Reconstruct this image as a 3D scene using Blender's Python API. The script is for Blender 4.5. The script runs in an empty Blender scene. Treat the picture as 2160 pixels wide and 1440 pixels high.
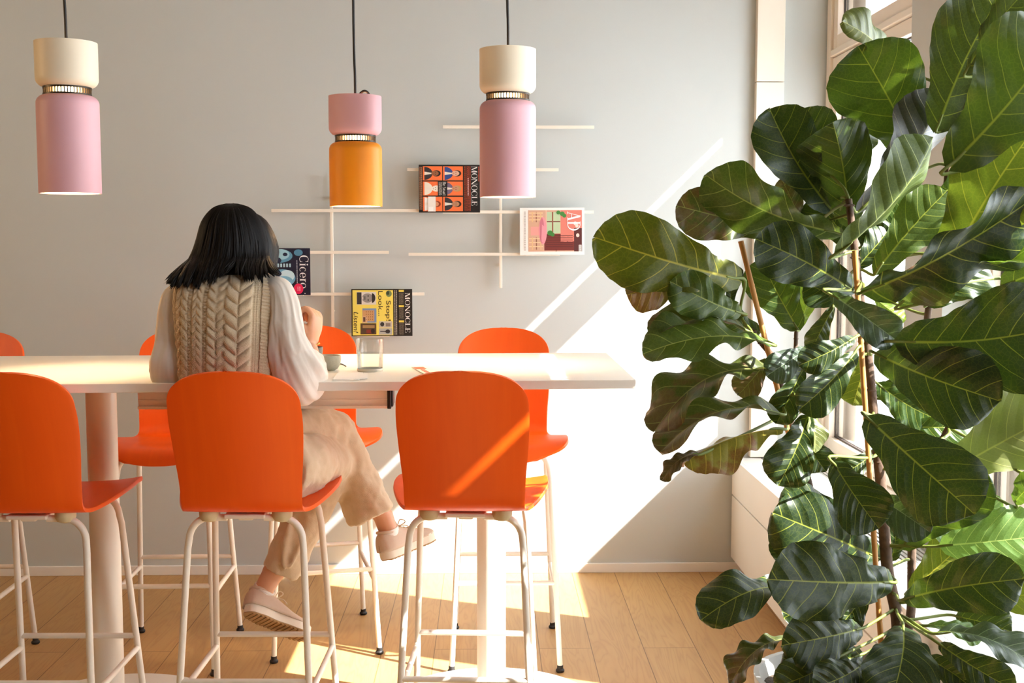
import bpy, bmesh, math, random
from mathutils import Vector, Matrix
R = math.radians
PI = math.pi
S = bpy.context.scene
COL = S.collection

# ------------------------------------------------------------------ helpers
def lerp(a, b, t): return a + (b - a) * t

def interp(pts, x):
    """piecewise smooth interpolation of [(x, y), ...]"""
    if x <= pts[0][0]: return pts[0][1]
    for (x0, y0), (x1, y1) in zip(pts, pts[1:]):
        if x <= x1:
            t = (x - x0) / (x1 - x0)
            return y0 + (y1 - y0) * (t * t * (3 - 2 * t) * .5 + t * .5)
    return pts[-1][1]

def catmull(P, n):
    P = [Vector(p) for p in P]
    out = []
    for i in range(len(P) - 1):
        p0 = P[max(i - 1, 0)]; p1 = P[i]; p2 = P[i + 1]; p3 = P[min(i + 2, len(P) - 1)]
        for k in range(n):
            t = k / n
            out.append(.5 * ((2 * p1) + (p2 - p0) * t + (2 * p0 - 5 * p1 + 4 * p2 - p3) * t * t + (3 * p1 - p0 - 3 * p2 + p3) * t ** 3))
    out.append(P[-1].copy())
    return out

class MB:
    """collects geometry and links it as one mesh object"""
    def __init__(self): self.v = []; self.f = []; self.mi = []; self.uv = {}
    def add(self, vs, fs, mi=0):
        o = len(self.v)
        self.v += [tuple(x) for x in vs]
        self.f += [tuple(i + o for i in f) for f in fs]
        self.mi += [mi] * len(fs)
        return o
    def box(self, a, b, mi=0, M=None):
        (x0, y0, z0), (x1, y1, z1) = a, b
        vs = [Vector(p) for p in ((x0,y0,z0),(x1,y0,z0),(x1,y1,z0),(x0,y1,z0),(x0,y0,z1),(x1,y0,z1),(x1,y1,z1),(x0,y1,z1))]
        if M: vs = [M @ v for v in vs]
        self.add(vs, [(0,3,2,1),(4,5,6,7),(0,1,5,4),(1,2,6,5),(2,3,7,6),(3,0,4,7)], mi)
        return self
    def prism(self, poly, z0, z1, mi=0):
        n = len(poly)
        vs = [(x, y, z0) for x, y in poly] + [(x, y, z1) for x, y in poly]
        fs = [tuple(reversed(range(n))), tuple(range(n, 2 * n))] + [(i, (i + 1) % n, n + (i + 1) % n, n + i) for i in range(n)]
        self.add(vs, fs, mi); return self
    def lathe(self, prof, n=48, c=(0, 0, 0), mi=0, caps=True):
        vs = []; fs = []
        for r, z in prof:
            for k in range(n):
                a = 2 * PI * k / n
                vs.append((c[0] + r * math.cos(a), c[1] + r * math.sin(a), c[2] + z))
        for i in range(len(prof) - 1):
            for k in range(n):
                k2 = (k + 1) % n
                fs.append((i * n + k, i * n + k2, (i + 1) * n + k2, (i + 1) * n + k))
        if caps:
            fs.append(tuple(reversed(range(n)))); fs.append(tuple((len(prof) - 1) * n + k for k in range(n)))
        self.add(vs, fs, mi); return self
    def tube(self, P, rad, n=12, res=1, mi=0, caps=True, flat=None, up=None):
        """tube along P; rad = radius or list; flat=(fx,fy) squashes the section"""
        rl = list(rad) if isinstance(rad, (list, tuple)) else [rad] * len(P)
        if res > 1:
            m = len(P); Q = catmull(P, res)
            rr = []
            for i in range(len(Q)):
                t = i / res; k = min(int(t), m - 2); u = t - k; u = u * u * (3 - 2 * u)
                rr.append(lerp(rl[k], rl[k + 1], u))
        else:
            Q = [Vector(p) for p in P]; rr = rl
        fl = flat or (1, 1)
        T = []
        for i in range(len(Q)):
            d = Q[min(i + 1, len(Q) - 1)] - Q[max(i - 1, 0)]
            T.append(d.normalized() if d.length > 1e-9 else Vector((0, 0, 1)))
        u = Vector(up) if up else (Vector((0, 0, 1)) if abs(T[0].z) < .9 else Vector((0, 1, 0)))
        vs = []; fs = []
        for i, q in enumerate(Q):
            u = (u - T[i] * u.dot(T[i]))
            u = u.normalized() if u.length > 1e-6 else T[i].orthogonal().normalized()
            w = T[i].cross(u)
            for k in range(n):
                a = 2 * PI * k / n
                vs.append(q + u * (rr[i] * fl[0] * math.cos(a)) + w * (rr[i] * fl[1] * math.sin(a)))
        for i in range(len(Q) - 1):
            for k in range(n):
                k2 = (k + 1) % n
                fs.append((i * n + k, i * n + k2, (i + 1) * n + k2, (i + 1) * n + k))
        if caps:
            fs.append(tuple(reversed(range(n)))); fs.append(tuple((len(Q) - 1) * n + k for k in range(n)))
        self.add(vs, fs, mi); return self
    def ball(self, c, r, n=20, m=12, mi=0, M=None):
        r = (r, r, r) if not isinstance(r, (tuple, list)) else r
        vs = []; fs = []
        c = Vector(c)
        for i in range(1, m):
            th = PI * i / m
            for k in range(n):
                a = 2 * PI * k / n
                p = Vector((r[0] * math.sin(th) * math.cos(a), r[1] * math.sin(th) * math.sin(a), -r[2] * math.cos(th)))
                vs.append(c + (M @ p if M else p))
        lo = len(vs); p = Vector((0, 0, -r[2])); vs.append(c + (M @ p if M else p))
        hi = len(vs); p = Vector((0, 0, r[2])); vs.append(c + (M @ p if M else p))
        for i in range(m - 2):
            for k in range(n):
                k2 = (k + 1) % n
                fs.append((i * n + k, i * n + k2, (i + 1) * n + k2, (i + 1) * n + k))
        for k in range(n):
            fs.append((lo, (k + 1) % n, k)); fs.append((hi, (m - 2) * n + k, (m - 2) * n + (k + 1) % n))
        self.add(vs, fs, mi); return self
    def grid(self, nu, nv, fn, mi=0, closed_u=False, uvfn=None):
        vs = []; fs = []
        cu = nu if closed_u else nu + 1
        for j in range(nv + 1):
            for i in range(cu):
                vs.append(fn(i / nu, j / nv))
        for j in range(nv):
            for i in range(nu):
                i2 = (i + 1) % cu if closed_u else i + 1
                fs.append((j * cu + i, j * cu + i2, (j + 1) * cu + i2, (j + 1) * cu + i))
        o = self.add(vs, fs, mi)
        if uvfn:
            for j in range(nv + 1):
                for i in range(cu): self.uv[o + j * cu + i] = uvfn(i / nu, j / nv)
        return self
    def build(self, name, mat, parent=None, smooth=True, loc=None, angle=40, bevel=0, off=None):
        me = bpy.data.meshes.new(name)
        me.from_pydata([tuple(v) for v in self.v], [], self.f)
        mats = mat if isinstance(mat, (list, tuple)) else [mat]
        for m in mats: me.materials.append(m)
        if len(mats) > 1: me.polygons.foreach_set('material_index', self.mi)
        if self.uv:
            l = me.uv_layers.new(name='UVMap')
            for lp in me.loops: l.data[lp.index].uv = self.uv.get(lp.vertex_index, (0, 0))
        bm = bmesh.new(); bm.from_mesh(me)
        bmesh.ops.recalc_face_normals(bm, faces=bm.faces) if not self.uv else None
        if smooth:
            for f in bm.faces: f.smooth = True
            for e in bm.edges:
                if len(e.link_faces) == 2 and e.calc_face_angle(0) > R(angle): e.smooth = False
        bm.to_mesh(me); bm.free()
        o = bpy.data.objects.new(name, me); COL.objects.link(o)
        if parent: o.parent = parent
        if off is not None: o.location = -Vector(off)
        if loc is not None: o.location = loc
        if bevel:
            b = o.modifiers.new('bevel', 'BEVEL'); b.width = bevel; b.segments = 3; b.limit_method = 'ANGLE'; b.angle_limit = R(35)
        return o

def tag(o, label=None, cat=None, group=None, kind=None):
    if label: o['label'] = label
    if cat: o['category'] = cat
    if group: o['group'] = group
    if kind: o['kind'] = kind
    return o

def thing(name, label, cat, loc=(0, 0, 0), rz=0, group=None):
    o = bpy.data.objects.new(name, None); COL.objects.link(o)
    o.location = loc; o.rotation_euler = (0, 0, rz); o.empty_display_size = .05
    return tag(o, label, cat, group)

def copy_tree(o, parent=None):
    c = o.copy(); COL.objects.link(c)
    if parent: c.parent = parent
    for ch in list(o.children): copy_tree(ch, c)
    return c

def solidify(o, t, off=-1):
    m = o.modifiers.new('thickness', 'SOLIDIFY'); m.thickness = t; m.offset = off
    return o

# ------------------------------------------------------------------ materials
def srgb(r, g, b):
    f = lambda c: (c / 255 / 12.92) if c / 255 <= .04045 else ((c / 255 + .055) / 1.055) ** 2.4
    return (f(r), f(g), f(b), 1)

def nd(nt, t, **kw):
    n = nt.nodes.new(t)
    for k, v in kw.items():
        if k in n.inputs: n.inputs[k].default_value = v
        else: setattr(n, k, v)
    return n

def mathn(nt, op, a, b=None, c=None, clamp=False):
    n = nt.nodes.new('ShaderNodeMath'); n.operation = op; n.use_clamp = clamp
    for i, x in enumerate((a, b, c)):
        if x is None: continue
        if isinstance(x, (int, float)): n.inputs[i].default_value = x
        else: nt.links.new(x, n.inputs[i])
    return n.outputs[0]

def mixc(nt, fac, a, b, blend='MIX'):
    n = nt.nodes.new('ShaderNodeMix'); n.data_type = 'RGBA'; n.blend_type = blend
    for s, x in ((0, fac), (6, a), (7, b)):
        if isinstance(x, (int, float)): n.inputs[s].default_value = x
        elif isinstance(x, tuple): n.inputs[s].default_value = x
        else: nt.links.new(x, n.inputs[s])
    return n.outputs[2]

def newmat(name):
    m = bpy.data.materials.new(name); m.use_nodes = True
    return m, m.node_tree, m.node_tree.nodes['Principled BSDF']

def mat(name, col, rough=.5, metal=0, var=.04, scale=12, bump=0, bscale=60, spec=.5, coat=0, sheen=0, stretch=(1, 1, 1)):
    """plain material with a faint procedural mottling (and optional bump)"""
    m, nt, b = newmat(name)
    tc = nt.nodes.new('ShaderNodeTexCoord')
    mp = nt.nodes.new('ShaderNodeMapping'); mp.inputs['Scale'].default_value = stretch
    nt.links.new(tc.outputs['Object'], mp.inputs['Vector'])
    n = nd(nt, 'ShaderNodeTexNoise', Scale=scale, Detail=4)
    nt.links.new(mp.outputs[0], n.inputs['Vector'])
    dark = tuple(c * (1 - var * 2) for c in col[:3]) + (1,); lite = tuple(min(1, c * (1 + var)) for c in col[:3]) + (1,)
    nt.links.new(mixc(nt, n.outputs['Fac'], dark, lite), b.inputs['Base Color'])
    b.inputs['Roughness'].default_value = rough; b.inputs['Metallic'].default_value = metal
    b.inputs['Specular IOR Level'].default_value = spec
    b.inputs['Coat Weight'].default_value = coat
    b.inputs['Sheen Weight'].default_value = sheen
    if bump:
        n2 = nd(nt, 'ShaderNodeTexNoise', Scale=bscale, Detail=3)
        nt.links.new(mp.outputs[0], n2.inputs['Vector'])
        bp = nd(nt, 'ShaderNodeBump', Strength=bump, Distance=.004)
        nt.links.new(n2.outputs['Fac'], bp.inputs['Height']); nt.links.new(bp.outputs[0], b.inputs['Normal'])
    return m

def emis(name, col, s):
    m = bpy.data.materials.new(name); m.use_nodes = True; nt = m.node_tree
    nt.nodes.clear(); e = nd(nt, 'ShaderNodeEmission', Color=col, Strength=s)
    o = nt.nodes.new('ShaderNodeOutputMaterial'); nt.links.new(e.outputs[0], o.inputs[0]); return m

def glass(name, tint=(1, 1, 1, 1), refl=.06):
    """thin pane: lets light straight through, mirrors a little at grazing angles"""
    m = bpy.data.materials.new(name); m.use_nodes = True; nt = m.node_tree; nt.nodes.clear()
    t = nd(nt, 'ShaderNodeBsdfTransparent', Color=tint); g = nd(nt, 'ShaderNodeBsdfGlossy', Roughness=.02)
    lw = nd(nt, 'ShaderNodeLayerWeight', Blend=.25)
    mx = nt.nodes.new('ShaderNodeMixShader')
    nt.links.new(mathn(nt, 'MULTIPLY_ADD', lw.outputs['Fresnel'], .5, refl * .3), mx.inputs[0])
    nt.links.new(t.outputs[0], mx.inputs[1]); nt.links.new(g.outputs[0], mx.inputs[2])
    o = nt.nodes.new('ShaderNodeOutputMaterial'); nt.links.new(mx.outputs[0], o.inputs[0]); return m

M = {}
M['wall'] = mat('grey_wall_paint', srgb(196, 200, 197), .85, var=.012, scale=3, bump=.05, bscale=180)
M['white_wall'] = mat('white_wall_paint', srgb(226, 222, 214), .8, var=.01, scale=4)
M['tan_wall'] = mat('brown_wall_panels', srgb(104, 80, 56), .8, var=.02, scale=4)
M['rear_wall'] = mat('taupe_wall_paint', srgb(168, 156, 140), .8, var=.02, scale=4)
M['ceiling'] = mat('grey_ceiling_paint', srgb(160, 156, 150), .85, var=.015, scale=4)
M['cream'] = mat('cream_lacquer', srgb(238, 230, 214), .45, var=.012, scale=6)
M['white'] = mat('white_lacquer', srgb(236, 234, 228), .4, var=.012, scale=6)
M['table'] = mat('white_tabletop', srgb(238, 232, 222), .38, var=.012, scale=8)
M['tube'] = mat('white_powder_coat', srgb(236, 229, 215), .35, var=.015, scale=30)
M['rubber'] = mat('black_rubber', srgb(38, 36, 36), .6, var=.05)
M['black'] = mat('black_plastic', srgb(28, 26, 25), .45, var=.05)
M['spacer'] = mat('beige_plastic', srgb(205, 190, 150), .5, var=.03)
M['pink'] = mat('pink_lacquer', srgb(222, 172, 180), .5, var=.012)
M['orange_lac'] = mat('orange_lacquer', srgb(246, 152, 18), .5, var=.012)
M['cream_lac'] = mat('ivory_lacquer', srgb(240, 226, 200), .5, var=.012)
M['darkmetal'] = mat('dark_bronze', srgb(62, 52, 40), .4, metal=.6, var=.05)
M['inner'] = mat('shade_lining', srgb(250, 240, 220), .5, var=.01)
M['bulb'] = emis('warm_bulb_glow', (1, .62, .28, 1), 14)
M['glass'] = glass('window_glass')
M['gasket'] = mat('dark_gasket', srgb(70, 60, 56), .6, var=.05)
M['frame'] = mat('white_window_frame', srgb(236, 224, 208), .4, var=.012)
M['grille'] = mat('grille_metal', srgb(205, 205, 200), .4, metal=.2, var=.03)
M['slot'] = mat('slot_dark', srgb(70, 68, 66), .7, var=.05)

def floor_mat():
    m, nt, b = newmat('oak_planks')
    tc = nt.nodes.new('ShaderNodeTexCoord'); sp = nt.nodes.new('ShaderNodeSeparateXYZ')
    nt.links.new(tc.outputs['Object'], sp.inputs[0])
    cb = nt.nodes.new('ShaderNodeCombineXYZ')
    nt.links.new(sp.outputs[1], cb.inputs[0]); nt.links.new(sp.outputs[0], cb.inputs[1])
    br = nd(nt, 'ShaderNodeTexBrick', Scale=1, offset=.37, offset_frequency=2)
    br.inputs['Brick Width'].default_value = 2.1; br.inputs['Row Height'].default_value = .19
    br.inputs['Mortar Size'].default_value = .0016; br.inputs['Mortar Smooth'].default_value = .1
    br.inputs['Color1'].default_value = (0, 0, 0, 1); br.inputs['Color2'].default_value = (1, 1, 1, 1); br.inputs['Mortar'].default_value = (.5, .5, .5, 1)
    br.inputs['Bias'].default_value = 0
    nt.links.new(cb.outputs[0], br.inputs['Vector'])
    # plank-wise offset of the grain
    mp = nt.nodes.new('ShaderNodeVectorMath'); mp.operation = 'MULTIPLY_ADD'
    nt.links.new(br.outputs['Color'], mp.inputs[0]); mp.inputs[1].default_value = (7, 3, 5); nt.links.new(tc.outputs['Object'], mp.inputs[2])
    sc = nt.nodes.new('ShaderNodeMapping'); sc.inputs['Scale'].default_value = (9, .9, 1); nt.links.new(mp.outputs[0], sc.inputs['Vector'])
    n1 = nd(nt, 'ShaderNodeTexNoise', Scale=1.2, Detail=3, Distortion=.6); nt.links.new(sc.outputs[0], n1.inputs['Vector'])
    rings = mathn(nt, 'PINGPONG', mathn(nt, 'MULTIPLY', n1.outputs['Fac'], 14), .5)
    ringm = mathn(nt, 'POWER', mathn(nt, 'MULTIPLY', rings, 2), 2.5)
    sc2 = nt.nodes.new('ShaderNodeMapping'); sc2.inputs['Scale'].default_value = (90, 3, 1); nt.links.new(mp.outputs[0], sc2.inputs['Vector'])
    n2 = nd(nt, 'ShaderNodeTexNoise', Scale=1, Detail=4); nt.links.new(sc2.outputs[0], n2.inputs['Vector'])
    n3 = nd(nt, 'ShaderNodeTexNoise', Scale=2.2, Detail=2); nt.links.new(mp.outputs[0], n3.inputs['Vector'])
    c = mixc(nt, n3.outputs['Fac'], srgb(176, 136, 84), srgb(204, 166, 110))
    c = mixc(nt, mathn(nt, 'MULTIPLY', br.outputs['Color'], .35), c, srgb(188, 144, 88))
    c = mixc(nt, mathn(nt, 'MULTIPLY', ringm, .28), c, srgb(150, 104, 62))
    c = mixc(nt, mathn(nt, 'MULTIPLY', n2.outputs['Fac'], .22), c, srgb(150, 104, 60))
    c = mixc(nt, mathn(nt, 'MULTIPLY', br.outputs['Fac'], .75), c, srgb(96, 66, 38))
    nt.links.new(c, b.inputs['Base Color'])
    b.inputs['Roughness'].default_value = .5; b.inputs['Specular IOR Level'].default_value = .3
    bp = nd(nt, 'ShaderNodeBump', Strength=.12, Distance=.002)
    nt.links.new(mathn(nt, 'SUBTRACT', n2.outputs['Fac'], br.outputs['Fac']), bp.inputs['Height']); nt.links.new(bp.outputs[0], b.inputs['Normal'])
    return m
M['floor'] = floor_mat()

def ply_mat():
    m, nt, b = newmat('orange_stained_plywood')
    tc = nt.nodes.new('ShaderNodeTexCoord')
    oi = nt.nodes.new('ShaderNodeObjectInfo')
    ad = nt.nodes.new('ShaderNodeVectorMath'); ad.operation = 'MULTIPLY_ADD'
    nt.links.new(oi.outputs['Random'], ad.inputs[0]); ad.inputs[1].default_value = (3, 5, 9); nt.links.new(tc.outputs['Object'], ad.inputs[2])
    mp = nt.nodes.new('ShaderNodeMapping'); mp.inputs['Scale'].default_value = (14, 1.4, 1.4); nt.links.new(ad.outputs[0], mp.inputs['Vector'])
    n = nd(nt, 'ShaderNodeTexNoise', Scale=1, Detail=4, Distortion=.8); nt.links.new(mp.outputs[0], n.inputs['Vector'])
    mp2 = nt.nodes.new('ShaderNodeMapping'); mp2.inputs['Scale'].default_value = (160, 6, 6); nt.links.new(ad.outputs[0], mp2.inputs['Vector'])
    n2 = nd(nt, 'ShaderNodeTexNoise', Scale=1, Detail=2); nt.links.new(mp2.outputs[0], n2.inputs['Vector'])
    n3 = nd(nt, 'ShaderNodeTexNoise', Scale=3.5, Detail=1); nt.links.new(ad.outputs[0], n3.inputs['Vector'])
    c = mixc(nt, n.outputs['Fac'], srgb(232, 78, 8), srgb(252, 106, 18))
    c = mixc(nt, mathn(nt, 'MULTIPLY', n2.outputs['Fac'], .25), c, srgb(222, 70, 8))
    c = mixc(nt, mathn(nt, 'MULTIPLY', n3.outputs['Fac'], .3), c, srgb(252, 104, 20))
    nt.links.new(c, b.inputs['Base Color']); b.inputs['Roughness'].default_value = .42; b.inputs['Specular IOR Level'].default_value = .35
    return m
M['ply'] = ply_mat()

# ------------------------------------------------------------------ room
CEIL = 3.15; BACK = 5.2; LEFT = -4.6; REAR = -2.6; WX = 1.475
def struct(name, mb, m, parent=None, **k):
    o = mb.build(name, m, parent, smooth=False, **k)
    if not parent: o['kind'] = 'structure'
    return o
struct('floor', MB().box((LEFT - .2, REAR - .2, -.1), (2.2, BACK + .2, 0)), M['floor'])
struct('ceiling', MB().box((LEFT - .2, REAR - .2, CEIL), (1.9, BACK + .2, CEIL + .15)), M['ceiling'])
struct('wall_back', MB().box((LEFT - .2, BACK, 0), (1.72, BACK + .2, CEIL)), M['wall'])
struct('wall_left', MB().box((LEFT - .2, REAR, 0), (LEFT, BACK, CEIL)), M['tan_wall'])
struct('wall_rear', MB().box((LEFT, REAR - .2, 0), (1.72, REAR, CEIL)), M['rear_wall'])
# window wall: parapet, lintel, piers with windows between them
WIN = [(3.90, 5.19), (2.10, 3.57), (.55, 1.77)]   # far and near ends of each opening
SILL = .535; HEAD = 2.95
w = MB()
w.box((WX + .0, REAR, 0), (1.72, BACK, SILL - .015)); w.box((WX, REAR, HEAD), (1.72, BACK, CEIL))
struct('wall_right', w, M['wall'])
p = MB()
for y0, y1 in ((3.57, 3.90), (1.77, 2.10)):
    p.box((1.385, y0, SILL - .015), (1.70, y1, CEIL))
p.box((1.385, REAR, SILL - .015), (1.70, .55, CEIL))
struct('wall_right_piers', p, M['wall'])
struct('trim_1', MB().box((1.166, 5.16, .525), (1.286, BACK - .001, 2.160)).box((1.166, 5.16, 2.1635), (1.286, BACK - .001, CEIL)), M['cream'], bevel=.002)
struct('baseboard_back', MB().box((LEFT, 5.187, 0), (1.15, BACK, .042)), M['white'], bevel=.002)

def window(n, y0, y1):
    """two-light casement: fixed top light above a transom, opening sash below"""
    x0, x1 = WX, WX + .085
    f = MB()
    TR0, TR1 = 2.195, 2.290
    J = .055
    f.box((x0, y0, SILL), (x1, y0 + J, HEAD)); f.box((x0, y1 - J, SILL), (x1, y1, HEAD))
    f.box((x0, y0 + J, SILL), (x1, y1 - J, SILL + .035)); f.box((x0, y0 + J, HEAD - .05), (x1, y1 - J, HEAD))
    f.box((x0, y0 + J, 2.262), (x1, y1 - J, TR1))                       # transom
    fr = struct('window_%d' % n, f, M['frame'], bevel=.004)
    s = MB()
    W = .055
    for z0, z1 in ((SILL + .037, 2.257), (TR1 + .002, HEAD - .052)):
        a, b = y0 + J + .003, y1 - J - .003
        xa, xb = x0 + .012, x1 - .008
        s.box((xa, a, z0), (xb, a + W, z1)); s.box((xa, b - W, z0), (xb, b, z1))
        s.box((xa, a + W, z0), (xb, b - W, z0 + W)); s.box((xa, a + W, z1 - W), (xb, b - W, z1))
    ob = MB(); ob.box((1.57, y1 - .225, SILL), (1.60, y1 + .01, HEAD)); ob.box((1.57, y0 - .01, SILL), (1.60, y0 + .14, HEAD))
    struct('outer_reveal', ob, M['frame'], fr)
    struct('window_sash', s, M['frame'], fr, bevel=.003)
    g = MB(); gk = MB()
    for z0, z1 in ((SILL + .037 + W, 2.257 - W), (TR1 + .002 + W, HEAD - .052 - W)):
        a, b = y0 + J + .003 + W, y1 - J - .003 - W
        g.box((x0 + .045, a, z0), (x0 + .049, b, z1))
        t = .007
        for xx in (x0 + .0385, x0 + .0495):
            gk.box((xx, a, z0), (xx + .006, a + t, z1)); gk.box((xx, b - t, z0), (xx + .006, b, z1))
            gk.box((xx, a, z0), (xx + .006, b, z0 + t)); gk.box((xx, a, z1 - t), (xx + .006, b, z1))
    struct('window_pane', g, M['glass'], fr)
    struct('window_gasket', gk, M['gasket'], fr)
    h = MB(); h.box((x0 - .004, y0 + .075, 1.30), (x0 + .012, y0 + .105, 1.37)); h.box((x0 - .03, y0 + .083, 1.33), (x0 - .004, y0 + .097, 1.344)); h.box((x0 - .036, y0 + .08, 1.22), (x0 - .024, y0 + .10, 1.345))
    struct('window_handle', h, M['grille'], fr, bevel=.003)
for i, (a, b) in enumerate(WIN): window(i + 1, a, b)
# outside, unseen: boards added to block the sun, as guard rail and awning
struct('sun_board_low', MB().box((1.74, REAR, 1.06), (1.765, BACK + .4, 1.315)), M['white'])
struct('sun_board_high', MB().box((1.66, REAR, 2.557), (1.672, BACK + .4, 3.0)), M['white'])

# radiator cabinet along the windows
rc = thing('radiator_cabinet', 'long low white radiator cabinet with slotted top under the windows', 'cabinet', (1.28, 2.0, 0))
O = (1.28, 2.0, 0); CY0 = -1.6; CY1 = 5.186
MB().box((1.15, CY0, 0), (1.47, CY1, .07)).build('plinth', M['white'], rc, smooth=False, off=O)
MB().box((1.11, CY0, .07), (1.472, CY1, .505)).build('carcass', M['white'], rc, smooth=False, off=O)
for z0, z1 in ((.07, .349), (.3555, .519)):
    MB().box((1.092, CY0, z0), (1.11, CY1, z1)).build('front_panel', M['white'], rc, smooth=False, off=O, bevel=.0015)
MB().box((1.11, CY0, .505), (1.215, CY1, .519)).box((1.415, CY0, .505), (1.472, CY1, .519)).build('top_board', M['white'], rc, smooth=False, off=O)
g = MB()
for k in range(11): g.box((1.219 + k * .0178, CY0, .506), (1.230 + k * .0178, CY1, .5195))
for k in range(46): g.box((1.216, CY0 + .1 + k * .145, .5055), (1.414, CY0 + .11 + k * .145, .514))
g.build('vent_grille', M['grille'], rc, smooth=False, off=O)
MB().box((1.215, CY0, .5045), (1.415, CY1, .5052)).build('vent_slot', M['slot'], rc, smooth=False, off=O)

# ------------------------------------------------------------------ camera and light
cam = bpy.data.cameras.new('camera'); co = bpy.data.objects.new('camera', cam); COL.objects.link(co)
cam.sensor_width = 36; cam.lens = 36 * 2500 / 2160; cam.clip_start = .05
pitch = math.atan(210 / 2500); yaw = math.atan(54 / 2500)
co.location = (0, 0, 1.474); co.rotation_euler = (PI / 2 - pitch, 0, -yaw)
S.camera = co
SUN = Vector((-1, .43, -.98)).normalized()
sl = bpy.data.lights.new('sun', 'SUN'); sl.energy = 11; sl.angle = R(.5); sl.color = (1, .975, .93)
so = bpy.data.objects.new('sun', sl); COL.objects.link(so); so.location = (6, 0, 6)
so.rotation_euler = SUN.to_track_quat('-Z', 'Y').to_euler()
wd = bpy.data.worlds.new('sky'); S.world = wd; wd.use_nodes = True
bg = wd.node_tree.nodes['Background']; bg.inputs[0].default_value = (.86, .93, 1, 1); bg.inputs[1].default_value = 4.0
vs = S.view_settings; vs.view_transform = 'Standard'; vs.look = 'None'; vs.gamma = 1; vs.use_curve_mapping = False; vs.exposure = 1.58
S.cycles.max_bounces = 10; S.cycles.diffuse_bounces = 6; S.cycles.transparent_max_bounces = 16
S.cycles.use_denoising = True; S.cycles.sample_clamp_indirect = 8
# ------------------------------------------------------------------ pendant lamps
def pendant(x, y, ztop, zbot, cup_h, top_m, low_m, label, loop=False, r=.0845):
    O = (x, y, zbot)
    t = thing('pendant_lamp', label, 'lamp', O, 0, 'pendant lamps over the white table')
    H = ztop - zbot
    c0 = H - cup_h                       # bottom of the cup
    ring = .026
    l1 = c0 - ring + .004                # top of the lower shade
    rb = .024
    def rnd(r, z, rad, up, n=7):         # quarter round from the side to the flat end
        o = []
        for k in range(n + 1):
            a = PI / 2 * k / n
            o.append((r - rad + rad * math.cos(a), z + (rad * math.sin(a) - rad if up else rad - rad * math.sin(a))))
        return o
    cup = [(r, H)] + [(r, c0 + .03)] + rnd(r, c0, rb, False) + [(.05, c0), (.05, c0 + .003), (r - .024, c0 + .003)] + [(r - .004, c0 + .03), (r - .004, H)]
    cup.append(cup[0])
    MB().lathe(cup, 64, caps=False).build('upper_shade', top_m, t, angle=50)
    low = [(r, 0), (r, l1 - .03)] + rnd(r, l1, rb, True) + [(.05, l1), (.05, l1 - .003), (r - .024, l1 - .003), (r - .004, l1 - .03), (r - .004, 0)]
    low.append(low[0])
    MB().lathe(low, 64, caps=False).build('lower_shade', low_m, t, angle=50)
    # pale lining of the lower shade
    lin = [(r - .0045, .001), (r - .0045, l1 - .03), (r - .028, l1 - .005), (.05, l1 - .005), (.05, l1 - .006), (r - .0285, l1 - .006), (r - .0055, l1 - .03), (r - .0055, .001)]
    lin.append(lin[0])
    MB().lathe(lin, 64, caps=False).build('shade_lining', M['inner'], t)
    g = MB(); rr = .0645
    for z0, z1 in ((l1 - .002, l1 + .004), (c0 - .0045, c0 + .002)):
        g.lathe([(rr + .001, z0), (rr + .001, z1), (rr - .003, z1), (rr - .003, z0), (rr + .001, z0)], 64, caps=False)
    n = 46
    for k in range(n):
        a = 2 * PI * k / n
        Mx = Matrix.Rotation(a, 4, 'Z')
        g.box((rr - .006, -.0016, l1 + .001), (rr, .0016, c0), 0, Mx)
    g.build('louvre_ring', M['darkmetal'], t, smooth=False)
    MB().lathe([(.03, l1 - .06), (.045, l1 - .045), (.045, l1 + .002), (.045, c0 + .001), (.02, c0 + .004)], 32).build('bulb', M['bulb'], t)
    cz = CEIL - zbot
    pts = [(0, 0, c0 + .01), (.001, 0, H + .05), (-.002, 0, H + .25), (-.003, 0, cz - .02)]
    MB().tube(pts, .0042, 10, 10).build('cord', M['black'], t)
    if loop:
        MB().tube([(.004, -.01, H - .06), (.012, -.03, H - .01), (.03, -.036, H + .012), (.047, -.03, H + .004), (.056, -.02, H - .04)], .0042, 10, 8).build('cord_loop', M['black'], t)
    MB().lathe([(.045, cz - .03), (.05, cz - .025), (.05, cz)], 32).build('ceiling_rose', M['black'], t)
    li = bpy.data.lights.new('lamp_light', 'SPOT'); li.energy = 9.5; li.color = (1, .76, .50); li.shadow_soft_size = .035; li.spot_size = R(125); li.spot_blend = .6
    lo = bpy.data.objects.new('lamp_light', li); COL.objects.link(lo); lo.parent = t; lo.location = (0, 0, l1 - .085)
    return t
pendant(-1.175, 3.40, 2.029, 1.610, .124, M['cream_lac'], M['pink'], 'pendant lamp on the left with ivory upper shade over long pink shade')
pendant(-.42, 3.86, 1.938, 1.588, .124, M['pink'], M['orange_lac'], 'short pendant lamp with pink upper shade over orange lower shade', True)
pendant(.065, 3.60, 2.046, 1.608, .130, M['cream_lac'], M['pink'], 'pendant lamp in front of the magazine racks with ivory upper shade over pink shade')

gb = thing('fill_globe', 'added glowing globe for warm fill light, unseen past the left end of the table', 'lamp', (-3.3, 3.0, 2.05))  # added out of view as warm fill for the left side
MB().ball((0, 0, .15), .15, 32, 20).build('globe', emis('fill_glow', (1, .70, .38, 1), 21), gb)
MB().tube([(0, 0, .298), (0, 0, CEIL - 2.05)], .004, 8).build('cord', M['black'], gb)
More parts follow.
